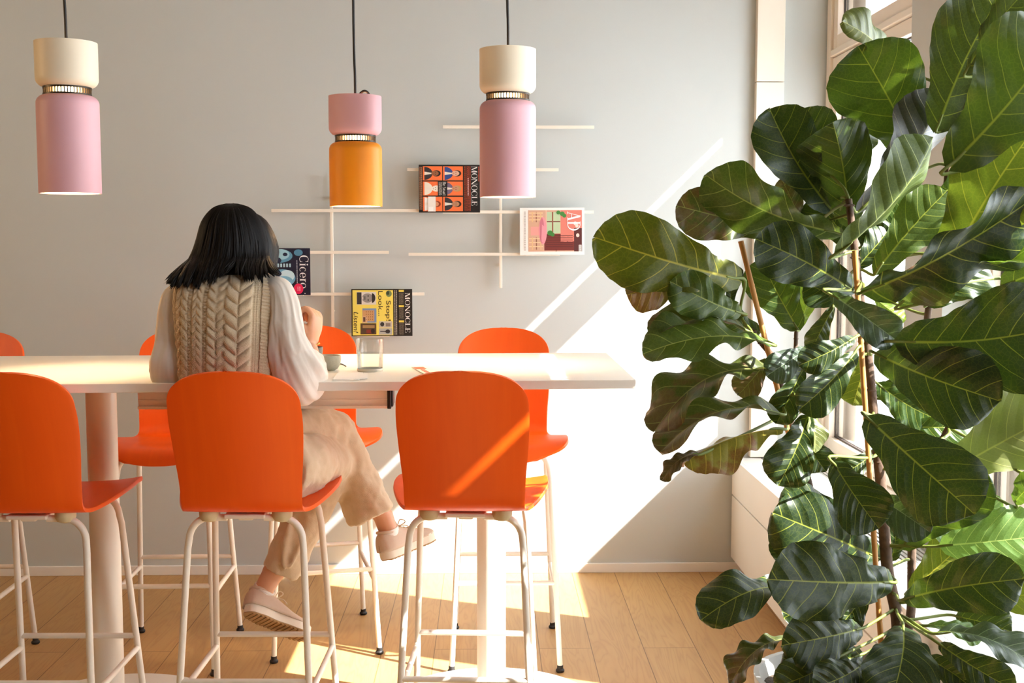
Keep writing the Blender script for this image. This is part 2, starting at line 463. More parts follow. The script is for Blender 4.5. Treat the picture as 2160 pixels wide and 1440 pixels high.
# ------------------------------------------------------------------ table
TZ = 1.10
tx0, tx1 = -1.95, .4065
def fy(x): return 3.1963 + (x - .4065) * .0422
def by(x): return 4.0019 + (x - .4065) * .0454
tb = thing('bar_table', 'long white standing-height table on two round pillars', 'table', (-.6, 3.58, 0)); O = (-.6, 3.58, 0)
MB().prism([(tx0, fy(tx0)), (tx1, fy(tx1)), (tx1, by(tx1)), (tx0, by(tx0))], TZ - .024, TZ).build('tabletop', M['table'], tb, smooth=False, off=O, bevel=.0015)
for cx, cy in ((-1.171, 3.60), (.0138, 3.63)):
    MB().lathe([(.045, .018), (.045, TZ - .03)], 48).build('pillar', M['tube'], tb, off=(O[0] - cx, O[1] - cy, 0))
    MB().lathe([(.345, 0), (.35, .003), (.35, .010), (.345, .014), (.06, .018), (.05, .02)], 72).build('base_disc', M['table'], tb, off=(O[0] - cx, O[1] - cy, 0))
    MB().lathe([(.11, TZ - .032), (.11, TZ - .024)], 40).build('mounting_plate', M['tube'], tb, off=(O[0] - cx, O[1] - cy, 0))
tr = MB(); tr.box((-1.0, 3.40, 1.00), (-.285, 3.413, 1.076)); tr.box((-1.0, 3.39, .996), (-.285, 3.52, 1.004)); tr.box((-1.0, 3.507, 1.0), (-.285, 3.52, 1.076))
tr.box((-1.0, 3.396, 1.018), (-.285, 3.402, 1.022))
ct = tr.build('cable_tray', M['white'], tb, smooth=False, off=O, bevel=.001)
MB().box((-.2855, 3.388, .995), (-.275, 3.523, 1.074)).box((-.276, 3.40, 1.0), (-.270, 3.43, 1.07)).build('end_cap', M['black'], ct, smooth=False, bevel=.002)

# ------------------------------------------------------------------ bar stools
def make_stool():
    t = thing('bar_stool', 'orange bar stool', 'stool', (0, 0, 0), 0, 'orange bar stools around the white table')
    # profile: (arc parameter, y, z, half width, side lift, side forward)
    P = [(.205, .722), (.196, .752), (.165, .771), (.10, .776), (.02, .771), (-.08, .762), (-.145, .758), (-.185, .766), (-.207, .795), (-.220, .85), (-.240, .93), (-.268, 1.02), (-.297, 1.10), (-.313, 1.147)]
    Wd = [.150, .188, .212, .220, .219, .196, .172, .161, .160, .162, .169, .173, .166, .150]
    Q = catmull([(a, b, c) for (a, b), c in zip(P, Wd)], 6)
    # arc length
    L = [0]
    for a, b in zip(Q, Q[1:]): L.append(L[-1] + math.hypot(b.x - a.x, b.y - a.y))
    TL = L[-1]
    nu = 32
    cap = .105
    def pt(u, v):
        s = v * TL
        k = 0
        while k < len(L) - 2 and L[k + 1] < s: k += 1
        f = (s - L[k]) / max(1e-9, L[k + 1] - L[k])
        q = Q[k].lerp(Q[k + 1], min(1, max(0, f)))
        w = q.z if q.z > 0 else .1
        d = TL - s
        if d < cap:
            e = 1 - d / cap
            w = .1715 * max(0.0, 1 - e ** 2.5) ** (1 / 2.5)
        if s < .05:
            e = 1 - s / .05
            w *= max(0.0, 1 - .30 * e ** 2.4)
        x = (u * 2 - 1)
        a = abs(x)
        back = min(1, max(0, (s - .36) / .12)); seat = 1 - min(1, max(0, (s - .22) / .16))
        fw = (w / .17) ** 2
        y = q.x + back * .030 * a ** 2 * fw
        z = q.y + seat * .012 * a ** 3 - seat * .004 * (1 - a ** 2)
        return (x * w, y, z)
    vsamp = []
    mb = MB()
    nv = 110
    def vmap(v):      # crowd rows near the rounded top
        return v
    rows = [i / 90 * (1 - cap / TL) for i in range(90)] + [(1 - cap / TL) + (cap / TL) * (1 - (1 - i / 22) ** 2) for i in range(23)]
    rows[-1] = .99999
    mb.grid(nu, len(rows) - 1, lambda u, v: pt(u, rows[int(round(v * (len(rows) - 1)))]))
    o = mb.build('plywood_shell', M['ply'], t, angle=60)
    s = solidify(o, .011, 0); b = o.modifiers.new('edge', 'BEVEL'); b.width = .003; b.segments = 2; b.limit_method = 'ANGLE'; b.angle_limit = R(50)
    # legs, each one a bent tube with its rubber foot
    r = .0095
    for sx in (-1, 1):
        for (yt, yf, zt) in ((-.145, -.2325, .735), (.125, .2325, .740)):
            pts = [(sx * .05, yt, zt), (sx * .095, yt, zt)]
            for k in range(1, 13):
                a = PI / 2 * k / 12.5
                pts.append((sx * (.095 + .058 * math.sin(a)), yt - (.002 if yt < 0 else -.002) * k / 12, zt - .062 + .062 * math.cos(a)))
            pts.append((sx * .156, yt + (yf - yt) * .10, zt - .085)); pts.append((sx * .186, yf, .016))
            lg = MB().tube(pts, r, 14, 1).build('leg', M['tube'], t)
            MB().lathe([(.0125, 0), (.015, .003), (.015, .008), (.0105, .013), (.0105, .024)], 20).build('foot', M['rubber'], lg, loc=(sx * .1863, yf, 0))
    fr = MB()
    fr.box((-.055, -.165, .735), (.055, .150, .747)); 
    fr.box((-.02, -.15, .727), (.02, .14, .737))
    fr.build('seat_frame', M['tube'], t, smooth=False, bevel=.004)
    for sx in (-1, 1):
        for yy in (-.142, .105):
            MB().lathe([(.012, -.020), (.022, -.016), (.027, -.006), (.028, .006), (.026, .012)], 24).build('spacer', M['spacer'], t, loc=(sx * .098, yy, .744))
    def legx(z): return .156 + .030 * (.650 - z) / .634
    def legy(z, f): return (.1358 + .0967 * (.655 - z) / .639) if f else -(.1538 + .0787 * (.650 - z) / .634)
    zf = .300
    MB().tube([(-legx(zf), legy(zf, 1), zf), (legx(zf), legy(zf, 1), zf)], .0085, 12).build('footrest', M['tube'], t)
    MB().tube([(-legx(zf), legy(zf, 0), zf), (legx(zf), legy(zf, 0), zf)], .0085, 12).build('stretcher', M['tube'], t)
    zs = .262
    for sx in (-1, 1):
        MB().tube([(sx * legx(zs), legy(zs, 1), zs), (sx * legx(zs), legy(zs, 0), zs)], .0085, 12).build('stretcher', M['tube'], t)
    return t
ST = make_stool()
stools = [(-.645, 3.30, -1.5, 'orange bar stool on the near side, with the person sitting on it'),
          (-.048, 3.30, -3.5, 'empty orange bar stool on the near side, standing to the right of the person'),
          (-1.226, 3.30, -1, 'empty orange bar stool on the near side, cut by the left edge of the photo'),
          (.065, 4.198, 180, 'orange bar stool across the table, standing farthest right in the sunlight'),
          (-.62, 4.345, 193, 'orange bar stool across the table, behind the water glass and small bowl'),
          (-1.12, 4.185, 181, 'orange bar stool across the table, half hidden behind the left shoulder of the person'),
          (-1.845, 4.06, 181, 'orange bar stool across the table, only its right side showing at the left edge')]
for i, (x, y, rz, lab) in enumerate(stools):
    o = ST if i == 0 else copy_tree(ST)
    o.location = (x, y, 0); o.rotation_euler = (0, 0, R(rz)); o['label'] = lab

# ------------------------------------------------------------------ magazine racks
def rack(label, vx, vz0, vz1, rails, ledges, x, z):
    O = (vx, 5.16, z)
    t = thing('magazine_rack', label, 'rack', O, 0)
    MB().box((vx - .0065, 5.163, vz0), (vx + .0065, 5.176, vz1)).build('upright', M['cream'], t, smooth=False, off=O, bevel=.002)
    for zz in (vz0 + .10, vz1 - .10):
        MB().tube([(vx, 5.17, zz), (vx, 5.1995, zz)], .006, 10).build('wall_spacer', M['cream'], t, off=O)
    for x0, x1, zz in rails:
        m = MB()
        m.box((x0, 5.150, zz - .0065), (x1, 5.163, zz + .0065))
        m.build('rail', M['cream'], t, smooth=False, off=O, bevel=.001)
    for x0, x1, zz in ledges:                                         # short ledges the magazines stand on
        MB().box((x0, 5.124, zz - .0065), (x1, 5.151, zz - .0035)).build('ledge', M['cream'], t, smooth=False, off=O)
    return t
rack('white wall rack with four staggered rails, the left one behind the orange lamp', -.669, 1.074, 1.762, [(-.925, -.272, 1.6085), (-1.075, -.4225, 1.429), (-.925, -.27, 1.2485), (-1.0775, -.4217, 1.071)], [(-.99, -.79, 1.2485), (-.56, -.4217, 1.071), (-.272, -.26, 1.071)][:2], -.67, 1.07)
rack('white wall rack with four staggered rails, the right one behind the pink lamp', .062, 1.2735, 2.02, [(-.186, .465, 1.966), (-.340, .3123, 1.784), (-.188, .4652, 1.6028), (-.3367, .3176, 1.4207)], [(-.186, -.04, 1.6028), (.17, .3176, 1.4207)], .06, 1.27)

# ------------------------------------------------------------------ lettering
def stroke_letters():
    """serif capitals and a few small letters from stems, hairlines and bows; unit height"""
    st, th, se = .15, .045, .035
    def rect(x0, y0, x1, y1): return [[(x0, y0), (x1, y0), (x1, y1), (x0, y1)]]
    def stem(x, w=st, y0=0, y1=1, s=.07): return rect(x, y0, x + w, y1) + rect(x - s, y0, x + w + s, y0 + se) + rect(x - s, y1 - se, x + w + s, y1)
    def diag(xa, ya, xb, yb, w): return [[(xa, ya), (xa + w, ya), (xb + w, yb), (xb, yb)]]
    def bow(cx, cy, rx, ry, a0, a1, tk=st, tn=th, n=28):
        out = []
        def pt(a):
            k = abs(math.cos(a)) ** 1.3
            t = tn + (tk - tn) * k
            return (cx + rx * math.cos(a), cy + ry * math.sin(a)), (cx + (rx - t) * math.cos(a), cy + (ry - tn) * math.sin(a))
        for i in range(n):
            a = a0 + (a1 - a0) * i / n; b = a0 + (a1 - a0) * (i + 1) / n
            (p, q), (p2, q2) = pt(a), pt(b)
            out.append([q, p, p2, q2])
        return out
    G = {}
    G['M'] = (1.0, stem(.06, th, 0, 1, .06) + diag(.08, 1, .42, 0, .15) + diag(.76, 1, .44, 0, .06) + stem(.74, st, 0, 1, .06))
    G['O'] = (.86, bow(.43, .5, .40, .52, 0, 2 * PI))
    G['N'] = (.92, stem(.08, th, 0, 1, .07) + diag(.06, 1, .66, 0, .16) + stem(.76, th, 0, 1, .07))
    G['C'] = (.80, bow(.43, .5, .40, .52, R(42), R(318)) + rect(.66, .66, .70, 1.0) + rect(.66, .04, .70, .32))
    G['L'] = (.72, stem(.10) + rect(.10, 0, .64, se) + rect(.60, 0, .64, .28))
    G['E'] = (.76, stem(.10) + rect(.10, 0, .68, se) + rect(.64, 0, .68, .28) + rect(.10, 1 - se, .64, 1) + rect(.60, .74, .64, 1) + rect(.2, .48, .5, .52) + rect(.46, .38, .50, .62))
    G['A'] = (.92, diag(.08, 0, .42, 1, .05) + diag(.66, 0, .36, 1, .17) + rect(.2, .30, .68, .34) + rect(0, 0, .24, se) + rect(.56, 0, .92, se))
    G['D'] = (.94, stem(.10) + bow(.30, .5, .60, .5, R(-90), R(90)) + rect(.1, 0, .34, th) + rect(.1, 1 - th, .34, 1))
    G['B'] = (.78, stem(.10) + bow(.34, .74, .34, .26, R(-90), R(90)) + bow(.36, .26, .38, .27, R(-90), R(90)))
    G['S'] = (.62, bow(.31, .74, .25, .27, R(40), R(270), .13) + bow(.31, .26, .26, .27, R(-140), R(90), .13))
    x = .66
    G['i'] = (.38, stem(.12, .13, 0, x, .06) + bow(.185, .88, .085, .085, 0, 2 * PI, .084, .084))
    G['c'] = (.58, bow(.31, x / 2, .27, x / 2 + .02, R(45), R(315), .13))
    G['e'] = (.60, bow(.31, x / 2, .27, x / 2 + .02, R(0), R(320), .13) + rect(.1, x / 2 - .01, .56, x / 2 + .03))
    G['r'] = (.46, stem(.12, .13, 0, x, .06) + bow(.36, .5, .14, .17, R(60), R(180), .06, .06))
    G['o'] = (.64, bow(.32, x / 2, .29, x / 2 + .02, 0, 2 * PI, .13))
    G['m'] = (.96, stem(.08, .12, 0, x, .05) + stem(.42, .12, 0, x, .05) + stem(.76, .12, 0, x, .05) + rect(.1, x - .08, .86, x - .02))
    G['a'] = (.60, bow(.28, .2, .22, .22, 0, 2 * PI, .12) + stem(.42, .12, 0, x, .04))
    G['t'] = (.42, stem(.14, .12, 0, .86, .04) + rect(.04, x - .05, .40, x))
    G[' '] = (.35, [])
    return G
GL = stroke_letters()

class Art:
    """flat printed artwork: coloured shapes on a cover plane, in cover fractions (u right, v down)"""
    def __init__(self, W, H, bend=None): self.W, self.H = W, H; self.mb = MB(); self.mats = []; self.layer = 0; self.bend = bend
    def mi(self, col):
        if col not in self.mats: self.mats.append(col)
        return self.mats.index(col)
    def P(self, u, v, d): 
        y = -d
        if self.bend: y -= self.bend(u, v)
        return (u * self.W, y, self.H * (1 - v))
    def poly(self, pts, col, d):
        self.mb.add([self.P(u, v, d) for u, v in pts], [tuple(range(len(pts)))], self.mi(col))
    def rect(self, u0, v0, u1, v1, col, d=1):
        n = 1 if not self.bend else 6
        for i in range(n):
            for j in range(n):
                a, b = lerp(u0, u1, i / n), lerp(u0, u1, (i + 1) / n); c, e = lerp(v0, v1, j / n), lerp(v0, v1, (j + 1) / n)
                self.poly([(a, c), (b, c), (b, e), (a, e)], col, d * .0003)
    def disc(self, u, v, ru, rv, col, d=1, a0=0, a1=2 * PI, n=24):
        self.poly([(u + ru * math.cos(a0 + (a1 - a0) * k / n), v + rv * math.sin(a0 + (a1 - a0) * k / n)) for k in range(n + (0 if a1 - a0 > 6.2 else 1))], col, d * .0003)
    def serif(self, txt, u, v0, v1, ucap, col, d=3, squeeze=1):
        """lettering that reads from top to bottom: baseline at left, cap height ucap"""
        adv = sum(GL[c][0] for c in txt)
        s = (v1 - v0) / adv
        x = 0
        for c in txt:
            a, polys = GL[c]
            for pl in polys: self.poly([(u + y * ucap, v0 + (x + px) * s) for px, y in pl], col, d * .0003)
            x += a
    def sans(self, txt, u, v0, v1, ucap, col, d=3, shear=0):
        cu = bpy.data.curves.new('lettering', 'FONT'); cu.body = txt; cu.size = 1; cu.shear = shear
        to = bpy.data.objects.new('lettering', cu); COL.objects.link(to)
        dg = bpy.context.evaluated_depsgraph_get(); me = bpy.data.meshes.new_from_object(to.evaluated_get(dg))
        xs = [p.co.x for p in me.vertices]
        x0, x1 = min(xs), max(xs)
        k = self.mi(col)
        self.mb.add([self.P(u + p.co.y / .73 * ucap, lerp(v0, v1, (p.co.x - x0) / (x1 - x0)), d * .0003) for p in me.vertices], [tuple(f.vertices) for f in me.polygons], k)
        bpy.data.objects.remove(to); bpy.data.curves.remove(cu); bpy.data.meshes.remove(me)
    def lines(self, u0, u1, v0, v1, n, col, d=2, seed=0):
        """columns of text too small to read"""
        rnd = random.Random(seed)
        for k in range(n):
            uu = lerp(u0, u1, (k + .3) / n); t = (u1 - u0) / n * .38
            v = v0
            while v < v1:
                l = rnd.uniform(.012, .04)
                self.poly([(uu, v), (uu + t, v), (uu + t, min(v + l, v1)), (uu, min(v + l, v1))], col, d * .0003); v += l + .008
    def build(self, name, parent):
        return self.mb.build(name, [INK(c) for c in self.mats], parent, smooth=False)
_ink = {}
def INK(c):
    if c not in _ink: _ink[c] = mat('print_%02x%02x%02x' % c, srgb(*c), .4, var=.02)
    return _ink[c]
M['paper'] = mat('magazine_pages', srgb(236, 226, 212), .7, var=.03, scale=200, stretch=(.05, 1, 8))

def magazine(label, x0, z1, x1, z0, base_col, y=5.146, tilt=0, rot=0, thick=.014, bend=None):
    """stands on a rack rail, turned on its side so that its title reads downwards"""
    W, H = x1 - x0, z1 - z0
    O = (x0, y, z0)
    t = thing('magazine', label, 'magazine', O, 0, 'magazines on the wall racks')
    t.rotation_euler = (tilt, rot, 0)
    def blk(m, ya, yb, inset):
        n = 12
        def f(u, v): return (u * (W - 2 * inset) + inset, ya - (bend(u, 1 - v) if bend else 0), v * (H - inset) )
        def g(u, v): return (u * (W - 2 * inset) + inset, yb, v * (H - inset))
        m.grid(n, n, f); m.grid(n, n, g)
        k = n + 1
        a = len(m.v) - 2 * k * k; b = a + k * k
        for i in range(n):
            m.f += [(a + i, b + i, b + i + 1, a + i + 1), (a + n * k + i, a + n * k + i + 1, b + n * k + i + 1, b + n * k + i), (a + i * k, a + (i + 1) * k, b + (i + 1) * k, b + i * k), (a + i * k + n, b + i * k + n, b + (i + 1) * k + n, a + (i + 1) * k + n)]
            m.mi += [0] * 4
    pg = MB(); blk(pg, -thick + .0015, -.001, .0015); pg.build('page_block', M['paper'], t, smooth=False)
    cv = MB(); blk(cv, -thick, -thick + .0012, 0); c = cv.build('cover', INK(base_col), t, smooth=False)
    art = Art(W, H, bend); 
    return t, c, art, thick
def place_art(art, c, thick, name='cover_print'):
    o = art.build(name, c); o.location = (0, -thick - .0002, 0); return o

def crop(u0, v0, u1, v1): return lambda x, y: ((x - u0) / (u1 - u0), (y - v0) / (v1 - v0))

def portrait(a, cu, cv, s, sk, hair, coat, bg=None, d=2):
    """generic little head-and-shoulders drawing lying on its side (top of the head to the right)"""
    su, sv = s
    a.disc(cu - .42 * su, cv, .42 * su, .46 * sv, coat, d, -PI / 2, PI / 2)
    a.poly([(cu - .42 * su, cv - .12 * sv), (cu - .02 * su, cv - .03 * sv), (cu - .02 * su, cv + .03 * sv), (cu - .42 * su, cv + .12 * sv)], (236, 228, 214), (d + .4) * .0003)
    a.disc(cu + .20 * su, cv, .22 * su, .22 * sv, hair, d + .6)
    a.disc(cu + .13 * su, cv, .19 * su, .18 * sv, sk, d + 1)
    a.disc(cu + .15 * su, cv - .07 * sv, .02 * su, .03 * sv, (40, 30, 28), d + 1.4); a.disc(cu + .15 * su, cv + .07 * sv, .02 * su, .03 * sv, (40, 30, 28), d + 1.4)
    a.rect(cu + .03 * su, cv - .05 * sv, cu + .05 * su, cv + .05 * sv, (150, 60, 50), d + 1.4)

# black magazine with orange portraits
t, c, a, th = magazine('black magazine with six orange portrait tiles, beside the pink lamp', -.2894, 1.8035, -.0265, 1.5995, (26, 24, 24))
n = crop(975, 305, 1343, 577)
OR = (248, 122, 66)
cols = [(1000, 1116), (1121, 1240)]; rows_ = [(314, 394), (400, 480), (487, 569)]
pal = [((150, 98, 66), (30, 26, 24), (58, 54, 58)), ((222, 176, 150), (48, 36, 30), (46, 76, 140)), ((240, 232, 214), (240, 232, 214), (240, 232, 214)), ((206, 150, 116), (200, 160, 96), (120, 104, 130)), ((214, 150, 116), (150, 60, 34), (240, 236, 230)), ((196, 142, 106), (54, 36, 28), (52, 48, 54))]
k = 0
for r0, r1 in rows_:
    for c0, c1 in cols:
        u0, v0 = n(c0, r0); u1, v1 = n(c1, r1); a.rect(u0, v0, u1, v1, OR, 1)
        portrait(a, (u0 + u1) / 2, (v0 + v1) / 2, (u1 - u0, v1 - v0), *pal[k]); k += 1
a.rect(*n(1090, 398), *n(1146, 484), (26, 24, 24), 5); u, v0 = n(1119, 402); _, v1 = n(0, 480); a.serif('Be Smart', u, v0, v1, 20 / 368, (245, 240, 230), 6)
a.lines(*[n(x, 0)[0] for x in (1094, 1114)], n(0, 404)[1], n(0, 478)[1], 3, (230, 224, 214), 6, 1)
u, v0 = n(1292, 314); _, v1 = n(0, 540); a.serif('MONOCLE', u, v0, v1, 34 / 368, (246, 244, 240), 3)
a.lines(n(1248, 0)[0], n(1288, 0)[0], n(0, 314)[1], n(0, 568)[1], 5, (214, 92, 56), 2, 2); a.lines(n(1268, 0)[0], n(1276, 0)[0], n(0, 380)[1], n(0, 480)[1], 1, (240, 236, 230), 3, 5)
a.lines(n(979, 0)[0], n(996, 0)[0], n(0, 318)[1], n(0, 560)[1], 3, (220, 160, 120), 2, 3)
a.lines(n(1330, 0)[0], n(1341, 0)[0], n(0, 315)[1], n(0, 400)[1], 1, (220, 90, 60), 2, 6)
a.rect(*n(1030, 486), *n(1076, 571), (240, 234, 224), 7); a.rect(*n(1034, 545), *n(1062, 569), (252, 250, 246), 8)
place_art(a, c, th)

# white-bordered interiors magazine
bendf = lambda u, v: .010 * (v ** 3) * (.4 + .6 * (1 - u))
t, c, a, th = magazine('white-bordered interior magazine showing a pink room, on the right rack', .1455, 1.6200, .4245, 1.4175, (244, 238, 230), rot=R(-.3), thick=.010, bend=bendf)
n = crop(1585, 562, 1970, 857)
def rr(x0, y0, x1, y1, col, d=1): a.rect(*n(x0, y0), *n(x1, y1), col, d)
rr(1635, 577, 1955, 836, (214, 168, 140)); rr(1828, 577, 1955, 775, (222, 128, 112), 1.5); rr(1745, 588, 1826, 722, (186, 204, 164), 1.5); rr(1742, 645, 1826, 652, (120, 60, 50), 2); rr(1776, 588, 1784, 722, (150, 90, 70), 2)
rr(1730, 725, 1935, 830, (120, 50, 44), 1.5); rr(1908, 690, 1955, 836, (92, 46, 44), 2); rr(1738, 577, 1746, 724, (226, 188, 160), 2)
for k in range(6): rr(1740, 735 + k * 14, 1900, 738 + k * 14, (84, 36, 34), 2)
a.disc(*n(1722, 705), 24 / 385, 86 / 295, (232, 150, 158), 3); a.disc(*n(1716, 705), 14 / 385, 80 / 295, (204, 116, 128), 3.5)
rr(1650, 680, 1720, 735, (232, 160, 150), 2)
for y in (592, 612, 634, 752, 776, 802): rr(1640, y, 1722, y + 6, (238, 204, 158), 2.5)
for y0, y1 in ((588, 652), (748, 824)):
    rr(1656, y0, 1663, y1, (226, 186, 136), 2.6); rr(1706, y0, 1713, y1, (226, 186, 136), 2.6); rr(1680, y0, 1686, y1, (150, 98, 70), 2.4)
for x, y, s in ((1765, 720, 16), (1780, 730, 12), (1838, 600, 14), (1850, 612, 12), (1815, 592, 12)): a.disc(*n(x, y), s / 385, s / 295, (70, 132, 62), 4)
for x, y in ((1915, 660), (1925, 675), (1930, 735)): a.disc(*n(x, y), 10 / 385, 12 / 295, (238, 214, 200), 3)
u, v0 = n(1868, 586); _, v1 = n(0, 708); a.serif('AD', u, v0, v1, 78 / 385, (255, 253, 250), 6)
a.lines(n(1600, 0)[0], n(1630, 0)[0], n(0, 585)[1], n(0, 830)[1], 1, (206, 196, 186), 2, 9); a.lines(n(1796, 0)[0], n(1806, 0)[0], n(0, 822)[1], n(0, 836)[1], 2, (90, 40, 30), 4, 9)
rr(1936, 795, 1952, 838, (246, 242, 236), 4); a.lines(n(1938, 0)[0], n(1950, 0)[0], n(0, 798)[1], n(0, 836)[1], 3, (60, 50, 50), 5, 4)
place_art(a, c, th)

# yellow and black magazine
bendf = lambda u, v: .012 * (v ** 3) * (1 - u) ** 1.2
t, c, a, th = magazine('yellow and black magazine with photo cover, on the lowest rail above the glass', -.583, 1.2715, -.3208, 1.0678, (30, 28, 26), bend=bendf)
n = crop(930, 50, 1590, 520)
def rr(x0, y0, x1, y1, col, d=1): a.rect(*n(x0, y0), *n(x1, y1), col, d)
rr(942, 62, 1382, 512, (244, 226, 104))
rr(988, 80, 1198, 206, (222, 218, 208), 2); a.disc(*n(1105, 140), 62 / 660, 46 / 470, (150, 146, 142), 3); a.disc(*n(1152, 140), 38 / 660, 48 / 470, (52, 50, 50), 3.5, -PI / 2, PI / 2)
rr(1060, 122, 1084, 158, (110, 106, 104), 4); rr(990, 84, 1040, 202, (60, 58, 60), 3); a.disc(*n(1112, 120), 6 / 660, 8 / 470, (30, 30, 30), 4); a.disc(*n(1112, 160), 6 / 660, 8 / 470, (30, 30, 30), 4); rr(1040, 128, 1066, 154, (206, 200, 194), 3.4)
rr(1048, 243, 1200, 386, (122, 150, 190), 2); rr(1050, 262, 1176, 372, (206, 160, 110), 3); rr(1050, 322, 1100, 384, (214, 176, 140), 3.4); rr(1056, 330, 1080, 376, (96, 70, 60), 3.7)
for kx in range(4):
    for ky in range(4): rr(1086 + kx * 22, 272 + ky * 25, 1094 + kx * 22, 284 + ky * 25, (150, 104, 66), 4)
rr(1026, 392, 1198, 502, (86, 66, 46), 2); rr(1050, 410, 1180, 440, (168, 132, 84), 3); rr(1090, 455, 1150, 492, (132, 52, 40), 3); a.disc(*n(1160, 470), 22 / 660, 24 / 470, (40, 32, 30), 3)
rr(1226, 372, 1372, 436, (196, 190, 176), 2); a.disc(*n(1262, 402), 22 / 660, 22 / 470, (60, 60, 58), 3); rr(1300, 390, 1352, 424, (136, 124, 112), 3)
rr(1226, 442, 1372, 506, (176, 178, 172), 2); a.disc(*n(1322, 474), 26 / 660, 20 / 470, (54, 54, 56), 3); rr(1240, 468, 1310, 480, (84, 84, 86), 3)
a.disc(*n(1336, 97), 32 / 660, 32 / 470, (120, 140, 90), 3); a.disc(*n(1326, 90), 16 / 660, 20 / 470, (48, 66, 52), 4)
for txt, x, y0, y1, sh in (('Look...', 1222, 72, 318, 0), ('Stop!', 1308, 168, 368, 0), ('Listen!', 954, 278, 486, .2)):
    u, v0 = n(x, y0); _, v1 = n(0, y1); a.sans(txt, u, v0, v1, 52 / 660, (34, 32, 28), 5, sh)
u, v0 = n(1512, 90); _, v1 = n(0, 490); a.serif('MONOCLE', u, v0, v1, 54 / 660, (246, 244, 240), 4)
for y0 in (60, 212, 364): rr(1444, y0, 1500, y0 + 20, (236, 216, 92), 3)
for y0, y1 in ((88, 200), (238, 350), (390, 505)): a.lines(n(1446, 0)[0], n(1498, 0)[0], n(0, y0)[1], n(0, y1)[1], 7, (150, 140, 120), 3, y0)
a.lines(n(1392, 0)[0], n(1428, 0)[0], n(0, 64)[1], n(0, 505)[1], 2, (214, 206, 190), 3, 8)
place_art(a, c, th)

# navy magazine half hidden by the person
t, c, a, th = magazine('navy blue magazine with pale blue skull drawings, half hidden by dark hair', -1.0176, 1.4470, -.7588, 1.2453, (24, 26, 50), thick=.012)
n = crop(758, 388, 1170, 705)
for (x, y, ru, rv, col, d) in ((960, 440, 90, 46, (96, 156, 186), 1), (970, 430, 60, 36, (158, 206, 222), 2), (940, 470, 34, 22, (30, 40, 70), 3), (1000, 430, 16, 12, (30, 40, 70), 3), (1090, 418, 30, 22, (82, 140, 172), 1), (980, 590, 88, 60, (112, 172, 200), 1), (1010, 575, 52, 40, (200, 228, 236), 2), (990, 610, 60, 34, (120, 180, 206), 3), (950, 560, 24, 18, (30, 40, 70), 4), (820, 440, 60, 40, (96, 156, 186), 1), (820, 600, 60, 50, (112, 172, 200), 1)):
    a.disc(*n(x, y), ru / 412, rv / 317, col, d)
for k in range(6): a.rect(*n(926 + k * 20, 492), *n(938 + k * 20, 516), (178, 212, 224), 3)
u, v0 = n(1098, 434); _, v1 = n(0, 662); a.serif('Cicero', u, v0, v1, 60 / 412, (250, 250, 250), 4)
a.lines(n(1074, 0)[0], n(1086, 0)[0], n(0, 470)[1], n(0, 640)[1], 1, (220, 226, 232), 4, 7)
a.disc(*n(1088, 662), 33 / 412, 36 / 317, (232, 36, 88), 6); a.lines(n(1078, 0)[0], n(1104, 0)[0], n(0, 648)[1], n(0, 676)[1], 2, (250, 210, 220), 7, 3)
a.disc(*n(1132, 694), 4 / 412, 4 / 317, (220, 220, 220), 4)
place_art(a, c, th)

# ------------------------------------------------------------------ things on the table
M['stoneware'] = mat('speckled_stoneware', srgb(176, 176, 160), .6, var=.10, scale=220)
M['darkcup'] = mat('dark_grey_glaze', srgb(84, 84, 84), .35, var=.06)
M['napkin'] = mat('white_paper', srgb(244, 240, 234), .8, var=.01)
def clear_glass():
    m, nt, b = newmat('drinking_glass')
    b.inputs['Transmission Weight'].default_value = 1; b.inputs['Roughness'].default_value = .0; b.inputs['IOR'].default_value = 1.45
    return m
M['tumbler'] = glass('tumbler_glass', (.97, .98, .97, 1), .10)
M['water'] = glass('still_water', (.96, .965, .95, 1), .05)
bw = thing('bowl', 'small speckled grey-green ceramic bowl on the table', 'bowl', (-.4612, 3.455, TZ))
MB().lathe([(.018, 0), (.020, .002), (.027, .006), (.034, .018), (.0365, .032), (.036, .044), (.0345, .0445), (.0335, .043), (.0335, .032), (.031, .018), (.024, .008), (.001, .006)], 48).build('bowl_body', M['stoneware'], bw, angle=60)
MB().lathe([(.001, .036), (.0335, .036)], 32, caps=False).build('coffee', mat('milky_coffee', srgb(206, 176, 140), .3, var=.05), bw)
cu = thing('cup', 'dark grey cup half hidden behind the forearm', 'cup', (-.528, 3.60, TZ))
MB().lathe([(.021, 0), (.024, .002), (.028, .02), (.031, .056), (.029, .056), (.026, .02), (.02, .006), (.001, .005)], 40).build('cup_body', M['darkcup'], cu, angle=60)
MB().lathe([(.001, .05), (.0285, .05)], 32, caps=False).build('coffee', mat('dark_coffee', srgb(40, 26, 18), .2, var=.05), cu)
gl = thing('water_glass', 'clear tumbler half full of water on the table', 'glass', (-.3385, 3.435, TZ))
MB().lathe([(.001, .0), (.033, 0), (.0365, .004), (.0375, .012), (.0375, .048), (.0395, .056), (.0395, .094), (.0385, .0945), (.0378, .094), (.0378, .056), (.036, .048), (.036, .012), (.033, .008), (.001, .008)], 56, caps=False).build('tumbler', M['tumbler'], gl, angle=60)
MB().lathe([(.001, .009), (.033, .009), (.0355, .013), (.0355, .048), (.037, .0535), (.001, .0535)], 48, caps=False).build('water', M['water'], gl)
MB().lathe([(.0365, .0), (.038, .0035), (.038, .0065), (.0365, .009)], 48, caps=False).build('glass_foot', mat('thick_glass_base', srgb(206, 198, 178), .15, var=.04), gl)
nk = MB()
